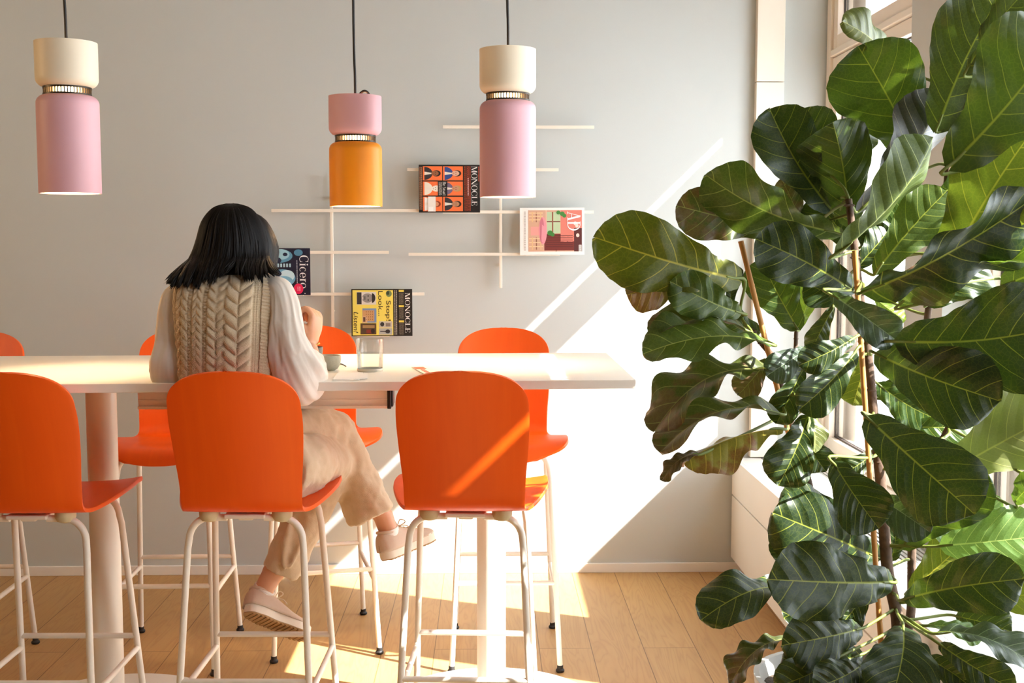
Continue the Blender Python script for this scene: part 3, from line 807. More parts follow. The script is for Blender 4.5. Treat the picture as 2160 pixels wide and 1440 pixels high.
nk.prism([(-.418, 3.205), (-.345, 3.195), (-.352, 3.385), (-.425, 3.395)], TZ + .0004, TZ + .0022).prism([(-.36, 3.20), (-.325, 3.222), (-.338, 3.36), (-.356, 3.34)], TZ + .0022, TZ + .0034)
tag(nk.build('napkin', M['napkin'], smooth=False), 'folded white paper napkin on the table in front of the bowl', 'napkin')
sp = MB(); sp.tube([(-.448, 3.60, TZ + .0035), (-.436, 3.575, TZ + .005), (-.42, 3.53, TZ + .004)], [.0035, .0022, .002], 8, 4)
tag(sp.build('teaspoon', mat('steel', srgb(120, 110, 100), .25, metal=1, var=.03)), 'small metal teaspoon lying beside the speckled bowl', 'spoon')
O = (-.178, 3.40, TZ)
sc = thing('sugar_sachet', 'orange and white paper sachet on the table', 'sachet', O, 0)
ax = Vector((-.1453 + .2071, 3.2763 - 3.5271, 0)).normalized(); px = Vector((-ax.y, ax.x, 0))
def quad(m, a0, a1, w, z0, z1, mi=0):
    Pq = [ax * a0 + px * w, ax * a1 + px * w, ax * a1 - px * w, ax * a0 - px * w]
    m.prism([(q.x, q.y) for q in Pq][::-1], z0, z1, mi)
m = MB(); quad(m, -.125, .105, .016, .0005, .004); m.build('paper_tube', M['napkin'], sc, smooth=False, bevel=.001)
m = MB(); quad(m, -.105, -.05, .0155, .0041, .0046); 
for k in range(5): quad(m, -.035 + k * .025, -.02 + k * .025, .006, .0041, .0046)
m.build('orange_print', INK((240, 92, 40)), sc, smooth=False)
from mathutils import noise as mnoise
# ------------------------------------------------------------------ the person at the table
M['skin'] = mat('skin', srgb(216, 160, 126), .5, var=.03, scale=30, bump=.05, bscale=300)
M['trouser'] = mat('beige_cotton', srgb(206, 184, 152), .85, var=.03, scale=20, bump=.2, bscale=400, sheen=.2)
M['sock'] = mat('white_cotton_rib', srgb(232, 226, 218), .9, var=.03, scale=80)
M['shoe'] = mat('beige_wool_upper', srgb(205, 182, 160), .85, var=.03, scale=120, bump=.15, bscale=600)
M['sole'] = mat('off_white_sole', srgb(232, 220, 200), .6, var=.02)
M['tread'] = mat('tan_rubber_tread', srgb(176, 138, 90), .7, var=.05)
M['lace'] = mat('cream_lace', srgb(226, 212, 184), .8, var=.03)
M['gold'] = mat('gold', srgb(214, 170, 96), .25, metal=1, var=.02)
M['nail'] = mat('finger_nail', srgb(226, 176, 156), .3, var=.02)
M['eye'] = mat('eye', srgb(40, 30, 26), .2, var=.02)

def blouse_mat():
    m, nt, b = newmat('white_cotton_voile')
    tc = nt.nodes.new('ShaderNodeTexCoord'); n = nd(nt, 'ShaderNodeTexNoise', Scale=9, Detail=3, Distortion=1.2); nt.links.new(tc.outputs['Object'], n.inputs['Vector'])
    nt.links.new(mixc(nt, n.outputs['Fac'], srgb(232, 222, 208), srgb(246, 238, 228)), b.inputs['Base Color'])
    b.inputs['Roughness'].default_value = .9
    bp = nd(nt, 'ShaderNodeBump', Strength=.25, Distance=.01); nt.links.new(n.outputs['Fac'], bp.inputs['Height']); nt.links.new(bp.outputs[0], b.inputs['Normal'])
    tr = nd(nt, 'ShaderNodeBsdfTranslucent', Color=srgb(244, 232, 214)); mx = nt.nodes.new('ShaderNodeMixShader'); mx.inputs[0].default_value = .3
    nt.links.new(b.outputs[0], mx.inputs[1]); nt.links.new(tr.outputs[0], mx.inputs[2]); nt.links.new(mx.outputs[0], nt.nodes['Material Output'].inputs[0])
    return m
M['blouse'] = blouse_mat()

def knit_mat():
    m, nt, b = newmat('oatmeal_wool_knit')
    tc = nt.nodes.new('ShaderNodeTexCoord')
    n = nd(nt, 'ShaderNodeTexNoise', Scale=260, Detail=2); nt.links.new(tc.outputs['Object'], n.inputs['Vector'])
    n0 = nd(nt, 'ShaderNodeTexNoise', Scale=14, Detail=2); nt.links.new(tc.outputs['Object'], n0.inputs['Vector'])
    c = mixc(nt, n.outputs['Fac'], srgb(176, 150, 116), srgb(222, 202, 170))
    c = mixc(nt, mathn(nt, 'MULTIPLY', n0.outputs['Fac'], .3), c, srgb(206, 182, 148))
    nt.links.new(c, b.inputs['Base Color']); b.inputs['Roughness'].default_value = .95; b.inputs['Sheen Weight'].default_value = .3
    wv = nd(nt, 'ShaderNodeTexWave', Scale=150, Distortion=2.5); wv.bands_direction = 'DIAGONAL'; nt.links.new(tc.outputs['Object'], wv.inputs['Vector'])
    bp = nd(nt, 'ShaderNodeBump', Strength=.5, Distance=.0015)
    nt.links.new(mathn(nt, 'ADD', wv.outputs['Fac'], n.outputs['Fac']), bp.inputs['Height']); nt.links.new(bp.outputs[0], b.inputs['Normal'])
    return m
M['knit'] = knit_mat()

def hair_mat():
    m, nt, b = newmat('black_hair')
    tc = nt.nodes.new('ShaderNodeTexCoord')
    mp = nt.nodes.new('ShaderNodeMapping'); mp.inputs['Scale'].default_value = (160, 160, 8); nt.links.new(tc.outputs['Object'], mp.inputs['Vector'])
    n = nd(nt, 'ShaderNodeTexNoise', Scale=1, Detail=3); nt.links.new(mp.outputs[0], n.inputs['Vector'])
    nt.links.new(mixc(nt, n.outputs['Fac'], srgb(7, 5, 5), srgb(20, 15, 13)), b.inputs['Base Color'])
    b.inputs['Roughness'].default_value = .5; b.inputs['Specular IOR Level'].default_value = .2
    bp = nd(nt, 'ShaderNodeBump', Strength=.4, Distance=.002); nt.links.new(n.outputs['Fac'], bp.inputs['Height']); nt.links.new(bp.outputs[0], b.inputs['Normal'])
    return m
M['hair'] = hair_mat()

PO = Vector((-.64, 3.25, .77))
pr = thing('person', 'person seen from behind with black hair, cable-knit vest and crossed legs, seated at the table', 'person', PO)

def remesh(o, vox, it=6, fac=.5):
    m = o.modifiers.new('skin', 'REMESH'); m.mode = 'VOXEL'; m.voxel_size = vox; m.use_smooth_shade = True
    s = o.modifiers.new('smooth', 'SMOOTH'); s.factor = fac; s.iterations = it
    return o

HIP_R = (-.565, 3.22, .855); HIP_L = (-.705, 3.24, .865)
KNEE_R = (-.462, 3.575, .800); ANK_R = (-.652, 3.534, .468)
KNEE_L = (-.470, 3.60, .900); ANK_L = (-.324, 3.630, .634)
SH_R = (-.592, 3.21, 1.338); SH_L = (-.815, 3.22, 1.335)
EL_R = (-.500, 3.18, 1.118); WR_R = (-.508, 3.41, 1.168)
EL_L = (-.850, 3.20, 1.130); WR_L = (-.74, 3.40, 1.135)
HEAD = Vector((-.697, 3.315, 1.472))

# --- body: one continuous surface
b = MB()
b.tube([(-.635, 3.23, .80), (-.64, 3.23, .88), (-.665, 3.215, .99), (-.69, 3.21, 1.10), (-.71, 3.215, 1.22), (-.715, 3.235, 1.32), (-.71, 3.25, 1.365)], [.085, .105, .095, .10, .105, .085, .04], 24, 6, flat=(1.05, .85), up=(1, 0, 0))
b.tube([SH_L, (-.72, 3.24, 1.345), SH_R], [.045, .055, .045], 16, 6)
b.tube([(-.71, 3.245, 1.33), (-.703, 3.275, 1.40), HEAD + Vector((0, .0, -.02))], [.055, .046, .05], 18, 6)
rotH = Matrix.Rotation(R(-20), 3, 'X')       # head bowed towards the table
b.ball(HEAD, (.074, .094, .088), 28, 18, M=rotH)
def hd(x, y, z): return HEAD + rotH @ Vector((x, y, z))
b.ball(hd(0, .030, -.062), (.054, .058, .058), 24, 14, M=rotH)          # jaw
b.tube([hd(0, .088, .014), hd(0, .098, -.012), hd(0, .104, -.028)], [.006, .008, .010], 12, 4)   # nose
b.ball(hd(0, .096, -.033), (.013, .009, .007), 12, 8)
b.ball(hd(0, .084, -.062), (.023, .011, .006), 14, 8, M=rotH); b.ball(hd(0, .082, -.071), (.020, .011, .007), 14, 8, M=rotH)   # lips
b.ball(hd(0, .076, -.098), (.016, .011, .011), 14, 8)
b.tube([hd(-.045, .078, .022), hd(0, .093, .024), hd(.045, .078, .022)], .010, 10, 5)            # brow
for s in (-1, 1):
    b.ball(hd(s * .075, -.004, -.012), (.010, .020, .032), 14, 10, M=rotH)                      # ears
    b.ball(hd(s * .036, .066, -.032), (.022, .018, .020), 14, 10)                               # cheeks
b.tube([SH_R, (-.548, 3.185, 1.30), (-.535, 3.18, 1.22), EL_R], [.034, .033, .034, .034], 16, 6); b.tube([EL_R, (-.497, 3.30, 1.14), WR_R], [.036, .034, .0235], 16, 6)
b.tube([SH_L, (-.845, 3.205, 1.28), (-.846, 3.20, 1.20), EL_L], [.032, .030, .034, .034], 16, 6); b.tube([EL_L, (-.82, 3.31, 1.13), WR_L], [.036, .034, .0235], 16, 6)
b.tube([HIP_R, (-.52, 3.40, .835), KNEE_R], [.082, .070, .052], 18, 6); b.tube([KNEE_R, (-.54, 3.56, .65), ANK_R], [.050, .050, .034], 18, 6)
b.tube([HIP_L, (-.59, 3.42, .905), KNEE_L], [.082, .070, .052], 18, 6); b.tube([KNEE_L, (-.395, 3.625, .74), ANK_L], [.050, .050, .033], 18, 6)
# feet inside the shoes
def shoe_frame(h, d, down):
    d = Vector(d).normalized(); down = Vector(down); down = (down - d * down.dot(d)).normalized(); up = -down; sd = d.cross(up)
    return lambda a, s_, u: Vector(h) + d * a + sd * s_ + up * u
SHOE_R = ((-.718, 3.44, .382), (.175, .115, -.125), (-.18, -.78, -.60)); SHOE_L = ((-.320, 3.590, .494), (.115, .150, .018), (.05, -.25, -1))
for sh, an in ((SHOE_R, ANK_R), (SHOE_L, ANK_L)):
    W = shoe_frame(*sh)
    b.tube([an, W(.050, 0, .085), W(.055, 0, .055), W(.10, 0, .042), W(.19, 0, .032)], [.032, .030, .026, .020, .012], 14, 5)

def hand(mb, wr, d, back, rad, curls, thumb, sc=1.0):
    """wr wrist, d direction of the palm, back = dorsal side, rad = towards the thumb"""
    d = Vector(d).normalized(); back = Vector(back); back = (back - d * back.dot(d)).normalized(); rad = back.cross(d) * (1 if back.cross(d).dot(Vector(rad)) > 0 else -1)
    W = lambda a, b_, c: Vector(wr) + (d * a + rad * b_ + back * c) * sc
    mb.tube([W(-.01, 0, 0), W(.02, .001, .002), W(.05, .001, .004), W(.085, -.001, .003)], [.023, .031, .039, .037], 20, 6, flat=(1, .42), up=rad)
    mb.ball(W(.035, .024, -.008), (.017 * sc, .017 * sc, .022 * sc), 14, 10)
    tips = []
    for i, (y, L, r) in enumerate(((.029, .068, .0082), (.010, .076, .0085), (-.010, .070, .0080), (-.028, .055, .0072))):
        c1, c2, c3 = curls[i]
        p = W(.066, y * .9, .004); pts = [p]; p = W(.088, y, .004); pts.append(p)
        dd = (d + rad * (y * 2.2)).normalized(); bk = back.copy()
        for seg, a in ((.44, c1), (.32, c2), (.24, c3)):
            q = Matrix.Rotation(R(a), 3, rad) if (Matrix.Rotation(R(90), 3, rad) @ d).dot(back) < 0 else Matrix.Rotation(R(-a), 3, rad)
            dd = q @ dd; p = p + dd * (L * seg * sc); pts.append(p)
        mb.tube(pts, [r * 1.05 * sc, r * 1.1 * sc, r * 1.02 * sc, r * .95 * sc, r * .72 * sc], 12, 4)
        mb.ball(pts[-1], r * .72 * sc, 10, 8); mb.ball(pts[1], r * 1.15 * sc, 10, 8)
        tips.append((pts[-1], dd))
    t0 = W(.018, .020, -.006); t1 = W(.044, .036, -.012)
    td = [t0, t1] + [W(*q) for q in thumb]
    mb.tube(td, [.014 * sc, .0125 * sc, .0105 * sc, .0095 * sc, .007 * sc], 12, 4); mb.ball(td[-1], .0072 * sc, 10, 8)
    return tips, td
# right hand raised in front of the face: back of the hand to the right, thumb upright on the left
tR, thR = hand(b, (-.502, 3.41, 1.178), (.10, .04, 1), (.95, -.28, -.1), (-.3, -.95, .1), [(50, 92, 62), (56, 92, 60), (62, 90, 55), (66, 88, 52)], [(.070, .042, -.032), (.099, .043, -.040), (.127, .040, -.040)], .98)
# left hand resting on the table
tL, thL = hand(b, (-.74, 3.405, 1.128), (.55, .75, -.10), (0, .1, 1), (.75, -.5, 0), [(12, 22, 14), (12, 22, 14), (14, 24, 16), (16, 26, 16)], [(.066, .052, -.012), (.088, .058, -.015), (.104, .058, -.017)], .95)
remesh(b.build('body', M['skin'], pr, off=PO), .0042, 5)
for (tips, th) in ((tR, thR), (tL, thL)):
    pass
e = MB()
for s in (-1, 1): e.ball(hd(s * .031, .083, .004), (.013, .006, .007), 14, 8, M=rotH)
e.build('eyes', M['eye'], pr, off=PO)

# --- trousers
t = MB()
t.tube([(-.655, 3.215, 1.02), (-.645, 3.225, .95), (-.635, 3.24, .87), (-.632, 3.25, .81)], [.112, .125, .128, .10], 28, 5, flat=(1.12, .92), up=(1, 0, 0))
t.tube([HIP_R, (-.525, 3.30, .848), (-.498, 3.42, .838), KNEE_R], [.090, .090, .080, .066], 24, 6)
t.ball(KNEE_R, .064)
t.tube([KNEE_R, (-.53, 3.565, .68), (-.588, 3.555, .56), (-.630, 3.540, .472)], [.066, .066, .063, .058], 24, 6)
t.tube([HIP_L, (-.62, 3.36, .905), (-.545, 3.49, .918), KNEE_L], [.088, .084, .076, .066], 24, 6)
t.ball(KNEE_L, .066)
t.tube([KNEE_L, (-.440, 3.62, .82), (-.398, 3.625, .72), (-.356, 3.62, .626)], [.066, .070, .073, .076], 24, 6)
# soft folds behind the knee, at the crossing and along the shins
rnd = random.Random(4)
for (p0, p1, p2, r) in (((-.46, 3.535, .955), (-.42, 3.57, .92), (-.405, 3.60, .87), .012), ((-.50, 3.515, .95), (-.44, 3.54, .89), (-.415, 3.57, .83), .010), ((-.46, 3.555, .84), (-.40, 3.57, .80), (-.36, 3.58, .75), .011), ((-.445, 3.565, .78), (-.39, 3.565, .72), (-.33, 3.58, .69), .010),
                        ((-.50, 3.335, .90), (-.46, 3.37, .86), (-.44, 3.40, .80), .011), ((-.545, 3.325, .885), (-.49, 3.35, .85), (-.46, 3.37, .78), .010), ((-.585, 3.50, .66), (-.60, 3.485, .58), (-.605, 3.47, .50), .012), ((-.52, 3.51, .67), (-.555, 3.495, .58), (-.59, 3.475, .50), .009)):
    t.tube([p0, p1, p2], [r * .4, r, r * .4], 8, 5)
tro = remesh(t.build('trousers', M['trouser'], pr, off=PO), .0062, 9)
cr = tro.modifiers.new('creases', 'DISPLACE')
tx = bpy.data.textures.new('cloth_creases', 'CLOUDS'); tx.noise_scale = .060; cr.texture = tx; cr.strength = .022; cr.mid_level = .5; cr.texture_coords = 'LOCAL'

# --- socks and shoes
def shoe(name, h, d, down, ank, side):
    """h heel point on the ground line of the sole, d toe direction, down = direction the sole faces"""
    W = shoe_frame(h, d, down)
    L = .235
    def hw(a):  # half width of the sole
        return interp([(0, .0), (.006, .016), (.02, .027), (.06, .033), (.10, .031), (.15, .037), (.185, .040), (.212, .034), (.228, .022), (L, .0)], a)
    def ring(sgn_w, u, n=26, inset=0):
        out = []
        xs = [L * (.5 - .5 * math.cos(PI * k / n)) for k in range(n + 1)]
        for a in xs: out.append((a, max(0, hw(a) - inset)))
        return [W(a, w, u) for a, w in out] + [W(a, -w, u) for a, w in reversed(out[1:-1])]
    so = MB(); r0, r1, r2 = ring(0, .003), ring(0, .012), ring(0, .030)
    k = len(r0); so.add(r0 + r1 + r2, [tuple(range(k))[::-1], tuple(range(2 * k, 3 * k))] + [(j * k + i, j * k + (i + 1) % k, (j + 1) * k + (i + 1) % k, (j + 1) * k + i) for j in range(2) for i in range(k)])
    sole = so.build('sole', M['sole'], pr, off=PO, angle=50)
    tr = MB(); r0, r1 = ring(0, .0, inset=.003), ring(0, .0035, inset=.003)
    tr.add(r0 + r1, [tuple(range(k))[::-1], tuple(range(k, 2 * k))] + [(i, (i + 1) % k, k + (i + 1) % k, k + i) for i in range(k)])
    for j in range(15):                                                 # tread bars
        a = .018 + j * .0142; w = hw(a) - .004
        vs = [W(a, -w, -.003), W(a + .008, -w, -.003), W(a + .008, w, -.003), W(a, w, -.003), W(a, -w, .001), W(a + .008, -w, .001), W(a + .008, w, .001), W(a, w, .001)]
        tr.add(vs, [(0,3,2,1),(4,5,6,7),(0,1,5,4),(1,2,6,5),(2,3,7,6),(3,0,4,7)])
    tr.build('tread', M['tread'], sole, smooth=False)
    # upper: rings along the foot, open collar at the ankle
    prof = [(-.001, .001, .050), (.002, .014, .066), (.010, .025, .080), (.035, .0330, .088), (.065, .0345, .087), (.09, .0350, .080), (.12, .0365, .068), (.15, .037, .055), (.18, .0375, .048), (.205, .033, .043), (.222, .022, .037), (.232, .008, .030)]
    up_ = MB()
    n = 28
    def fn(u, v):
        kx = v * (len(prof) - 1); i = min(int(kx), len(prof) - 2); f = kx - i
        a = lerp(prof[i][0], prof[i + 1][0], f); w = lerp(prof[i][1], prof[i + 1][1], f); hh = lerp(prof[i][2], prof[i + 1][2], f)
        th = PI * u
        c, s_ = math.cos(th), math.sin(th)
        x = w * (abs(c) ** .7) * (1 if c > 0 else -1) * (1 - .22 * s_ ** 2)
        z = .026 + (hh - .026) * (s_ ** .8)
        return W(a, x, z)
    up_.grid(n, 50, fn)
    uo = up_.build('upper', M['shoe'], pr, off=PO, angle=70); solidify(uo, .003, 1)
    lc = MB()
    for j in range(5):
        a = .098 + j * .017; z = interp([(p[0], p[2]) for p in prof], a) + .003
        lc.tube([W(a, -.015, z - .004), W(a + .004, 0, z + .001), W(a, .015, z - .004)], .0024, 8, 4)
    zz = .086
    for s_ in (-1, 1): lc.tube([W(.095, 0, zz), W(.098, s_ * .014, zz + .018), W(.106, s_ * .026, zz + .008), W(.10, s_ * .008, zz - .002)], .0018, 8, 5); lc.tube([W(.095, 0, zz), W(.112, s_ * .02, zz - .006), W(.122, s_ * .032, zz - .022)], .0018, 8, 4)
    lc.build('laces', M['lace'], uo)
    cl = MB(); cl.tube([W(.046 + .036 * math.cos(q), .0275 * math.sin(q), .080 + .010 * math.cos(q) * -.6) for q in [2 * PI * k_ / 24 for k_ in range(25)]], .0048, 10, 1); cl.build('padded_collar', M['shoe'], uo)
    sk = MB(); a0 = Vector(ank); b0 = W(.045, 0, .045)
    b1 = W(.050, 0, .085); sk.tube([b1 + (a0 - b1).normalized() * (.016 if name == 'right' else .002), b1, W(.055, 0, .055), W(.10, 0, .042)], [.0345, .0335, .029, .023], 20, 5)
    sk.build('sock', M['sock'], pr, off=PO)
shoe('right', *SHOE_R, ANK_R, 1)
shoe('left', *SHOE_L, ANK_L, 1)

# --- cable-knit vest: the cables are modelled into the surface
ring_ = [(0.900, -0.645, 3.235, 0.1400, 0.122), (1.000, -0.668, 3.222, 0.1360, 0.115), (1.100, -0.690, 3.215, 0.1360, 0.112), (1.180, -0.693, 3.212, 0.1375, 0.112), (1.250, -0.695, 3.212, 0.1390, 0.110), (1.310, -0.699, 3.217, 0.1400, 0.100), (1.345, -0.700, 3.223, 0.1390, 0.088), (1.368, -0.699, 3.228, 0.1320, 0.074), (1.384, -0.698, 3.236, 0.1100, 0.062), (1.396, -0.696, 3.246, 0.0850, 0.056), (1.404, -0.694, 3.253, 0.0640, 0.052), (1.410, -0.693, 3.257, 0.0560, 0.050)]
def ringat(v):
    k = v * (len(ring_) - 1); i = min(int(k), len(ring_) - 2); f = k - i
    p = [ring_[max(i - 1, 0)], ring_[i], ring_[i + 1], ring_[min(i + 2, len(ring_) - 1)]]
    return [.5 * (2 * p[1][j] + (p[2][j] - p[0][j]) * f + (2 * p[0][j] - 5 * p[1][j] + 4 * p[2][j] - p[3][j]) * f * f + (3 * p[1][j] - p[0][j] - 3 * p[2][j] + p[3][j]) * f ** 3) for j in range(5)]
def rope(x, z, x0, w, per, dr, A):
    q = (x - x0) / w
    if abs(q) >= 1: return None
    ph = (z / per + dr * q * .42) % 1
    return A * (.15 + .85 * (math.sin(PI * ph) ** .6)) * (1 - q ** 4) ** .5
def cable(x, z):
    """height of the knit relief; x across the back in metres from the spine, z height"""
    best = -.0006
    for (x0, w, per, dr, A) in ((.034, .0175, .033, 1, .0135), (.066, .0175, .033, -1, .0135),        # wide plait right of the spine
                                (-.016, .0120, .024, 1, .0100), (.007, .0110, .024, -1, .0095),       # twin ropes in the middle
                                (-.088, .0090, .026, 1, .0075), (-.104, .0080, .026, -1, .0070), (-.048, .0075, .021, 1, .0065), (-.060, .0065, .021, -1, .006), (-.121, .006, .02, 1, .0045)):
        h = rope(x, z, x0, w, per, dr, A)
        if h is not None: best = max(best, h)
    if .083 < x < .102 : best = max(best, .0022 * abs(math.sin(z * PI / .0062)) * abs(math.sin(x * PI / .0062)))   # moss stitch
    if -.040 < x < -.026 or -.082 < x < -.068: best = max(best, .0040 * (.5 + .5 * math.sin(z * 2 * PI / .0085)) * (1 - abs(((x + .033) if x > -.05 else (x + .075)) / .007)))
    if x > .104 or x < -.128: best = .0060 * (.25 + .65 * abs(math.sin((z + (abs(x) - .12) * .25) * PI / .0088)))   # ribbed arm band
    return best
def vest(u, v):
    z, cx, cy, hx, hy = ringat(v)
    a = 2 * PI * u
    c, s = math.cos(a), math.sin(a)
    e = 2 / 2.7
    x = hx * (abs(c) ** e) * (1 if c > 0 else -1); y = hy * (abs(s) ** e) * (1 if s > 0 else -1)
    lean = .018 * max(0, (1.38 - z) / .30)        # the wales slant a little down to the left
    h = cable((x + lean * .9) * (.135 / max(hx, .09)), z)
    fade = min(1, max(0, (v - .0) / .02))
    nx, ny = c * .55, s
    l = math.hypot(nx, ny); 
    return (cx + x + nx / l * h, cy + y + ny / l * h, z + (.0 if v < .97 else 0))
us = []
m = MB()
NV = 330; NU = 420
# crowd columns onto the back of the body
def umap(u):
    return u
m.grid(NU, NV, lambda u, v: vest(u, v), closed_u=True)
vo = m.build('knit_vest', M['knit'], pr, off=PO, angle=180)
nb = MB()
def collar(u, v):
    a = 2 * PI * u; rr = .010 * (1 + .25 * abs(math.sin(a * 46)))
    th = 2 * PI * v
    z, cx, cy, hx, hy = ring_[-1]
    return (cx + (hx + rr * math.cos(th)) * math.cos(a), cy + (hy + rr * math.cos(th)) * math.sin(a), z + .004 + .016 * math.sin(th))
nb.grid(280, 14, collar, closed_u=True)
nb.build('neck_rib', M['knit'], vo, angle=180)

# --- blouse sleeves: full, gathered at shoulder and cuff, with drapery folds
def sleeve(path, rads, seed, fold, cuff_r, droop):
    Q = catmull(path, 16); n = len(Q) - 1
    rl = []
    for i in range(len(Q)):
        k = min(i // 16, len(rads) - 2); f = (i - k * 16) / 16; f = f * f * (3 - 2 * f); rl.append(lerp(rads[k], rads[k + 1], f))
    rnd = random.Random(seed)
    fs = [(rnd.randint(2, 4), rnd.uniform(-5, 5), rnd.uniform(0, 6.28), 1.0), (rnd.randint(5, 7), rnd.uniform(-7, 7), rnd.uniform(0, 6.28), .55), (rnd.randint(9, 12), rnd.uniform(-6, 6), rnd.uniform(0, 6.28), .28)]
    u = Vector((1, 0, 0)); frames = []
    for i in range(len(Q)):
        d = (Q[min(i + 1, n)] - Q[max(i - 1, 0)]).normalized(); u = (u - d * u.dot(d)).normalized(); frames.append((u.copy(), d.cross(u)))
    def fn(a, v):
        i = int(round(v * n)); r = rl[i]; th = 2 * PI * a
        env = math.sin(PI * min(1, max(0, v * .96 + .04))) ** .6
        rip = 0
        for k, tw, ph, am in fs:
            q = math.sin(k * th + tw * v + ph)
            rip += am * (1 - abs(q) ** .8 * 1.6) * .55
        nz = mnoise.noise(Vector((math.cos(th) * 1.3 + seed, math.sin(th) * 1.3, v * 3.2 + seed))); n2 = mnoise.noise(Vector((math.cos(th) * 2.6, math.sin(th) * 2.6 + seed, v * 5.5)))
        rip += (1 - abs(nz) * 4.5) * .9 + (1 - abs(n2) * 4) * .45
        r2 = r * (1 + fold * .09 * env * rip)
        p = Q[i] + frames[i][0] * math.cos(th) * r2 + frames[i][1] * math.sin(th) * r2
        lowness = max(0, -(frames[i][0] * math.cos(th) + frames[i][1] * math.sin(th)).z)
        p.z -= droop * env * lowness * r
        return p
    mb = MB(); mb.grid(110, n, fn, closed_u=True)
    o = mb.build('blouse_sleeve', M['blouse'], pr, off=PO, angle=180)
    solidify(o, .0015, 0)
    cf = MB(); p1 = Q[-1]; d = (Q[-1] - Q[-3]).normalized()
    cf.tube([p1 - d * .012, p1 + d * .004, p1 + d * .016], [cuff_r * 1.08, cuff_r * 1.1, cuff_r * 1.05], 28, 3, caps=False)
    c = cf.build('cuff', M['blouse'], o); solidify(c, .002, 0)
    return o
sleeve([(-.590, 3.215, 1.356), (-.553, 3.190, 1.338), (-.540, 3.175, 1.29), (-.536, 3.165, 1.235), (-.526, 3.165, 1.180), (-.505, 3.175, 1.128), (-.496, 3.235, 1.112), (-.498, 3.31, 1.132), (-.506, 3.365, 1.150)],
       [.030, .036, .043, .050, .060, .066, .062, .046, .026], 3, .7, .026, .35)
sleeve([(-.815, 3.220, 1.345), (-.842, 3.205, 1.320), (-.846, 3.20, 1.27), (-.844, 3.195, 1.21), (-.848, 3.195, 1.150), (-.850, 3.225, 1.128), (-.83, 3.28, 1.128), (-.79, 3.345, 1.133), (-.755, 3.385, 1.135)],
       [.028, .031, .037, .044, .058, .060, .052, .040, .027], 8, .6, .026, .2)
# bracelet
br = MB(); wp = Vector((-.508, 3.408, 1.178))
pts = [wp + Vector((.0265 * math.cos(a), .024 * math.sin(a), .006 * math.sin(a + 1))) for a in [2 * PI * k / 28 for k in range(29)]]
br.tube(pts, .0016, 8, 1)
for k in range(14):
    br.ball(pts[k * 2], (.0032, .0032, .0026), 8, 6)
br.build('bracelet', M['gold'], pr, off=PO)

# --- hair: a solid bob and many tapering locks swept over the left shoulder
rnd = random.Random(21)
def hz(py, Y): return 1.474 - (py - 510) * Y / 2500
def hx_(px, Y): return (px - 1026) * Y / 2500
lev = [(432, 484, 508), (440, 464, 530), (455, 447, 546), (475, 436, 556), (500, 429, 564), (525, 423, 569), (550, 412, 572), (566, 404, 573), (576, 402, 573)]
Yb = 3.30
rg = []
for k, (py, l, r) in enumerate(lev):
    z = hz(py, Yb); x0, x1 = hx_(l, Yb), hx_(r, Yb); hw_ = (x1 - x0) / 2
    f = k / (len(lev) - 1)
    dep = interp([(0, .026), (.125, .062), (.25, .088), (.375, .102), (.5, .108), (.625, .106), (.75, .098), (.875, .085), (1, .070)], f)
    cy = dep + interp([(0, 3.290), (.125, 3.235), (.25, 3.208), (.375, 3.194), (.5, 3.185), (.625, 3.178), (.75, 3.171), (.875, 3.160), (1, 3.148)], f)
    rg.append((z, (x0 + x1) / 2, cy, hw_ - .004, dep))
hb = MB()
def hfn(u, v):
    kk = v * (len(rg) - 1); i = min(int(kk), len(rg) - 2); f = kk - i
    z, cx, cy, w_, d_ = [lerp(rg[i][j], rg[i + 1][j], f) for j in range(5)]
    a = 2 * PI * u
    rip = 1 + .012 * math.sin(a * 23 + z * 20) + .008 * math.sin(a * 41 - z * 33)
    y = math.sin(a)
    front = max(0, y)                      # open towards the face
    dd = d_ * (1 - .55 * front * min(1, max(0, (v - .28) * 3)))
    return (cx + w_ * rip * math.cos(a), cy + dd * rip * y, z)
hb.grid(140, 60, hfn, closed_u=True)
top = [hfn(k / 40, 0) for k in range(40)]
hb.add([Vector((sum(p[0] for p in top) / 40, sum(p[1] for p in top) / 40, top[0][2] + .004))] + top, [(0, i + 1, (i + 1) % 40 + 1) for i in range(40)])
def onhead(a, v, lift):
    """point on the back of the hair volume, a from 0 (left) to 1 (right)"""
    th = PI + PI * a
    p = Vector(hfn(th / (2 * PI), v)); z, cx, cy = 0, 0, 0
    kk = v * (len(rg) - 1); i = min(int(kk), len(rg) - 2); f = kk - i
    c = Vector((lerp(rg[i][1], rg[i + 1][1], f), lerp(rg[i][2], rg[i + 1][2], f), p.z))
    return p + (p - c).normalized() * lift
CL = []
for q in range(30):                     # clumps: where the ends gather
    a = (q + .5) / 30
    ex = interp([(0, 358), (.25, 396), (.45, 440), (.60, 476), (.68, 512), (.85, 545), (1, 577)], a) + rnd.uniform(-5, 5)
    ey = interp([(0, 594), (.10, 607), (.30, 609), (.48, 596), (.60, 580), (.68, 586), (.85, 592), (1, 582)], a) + rnd.uniform(-6, 6)
    CL.append((ex, ey))
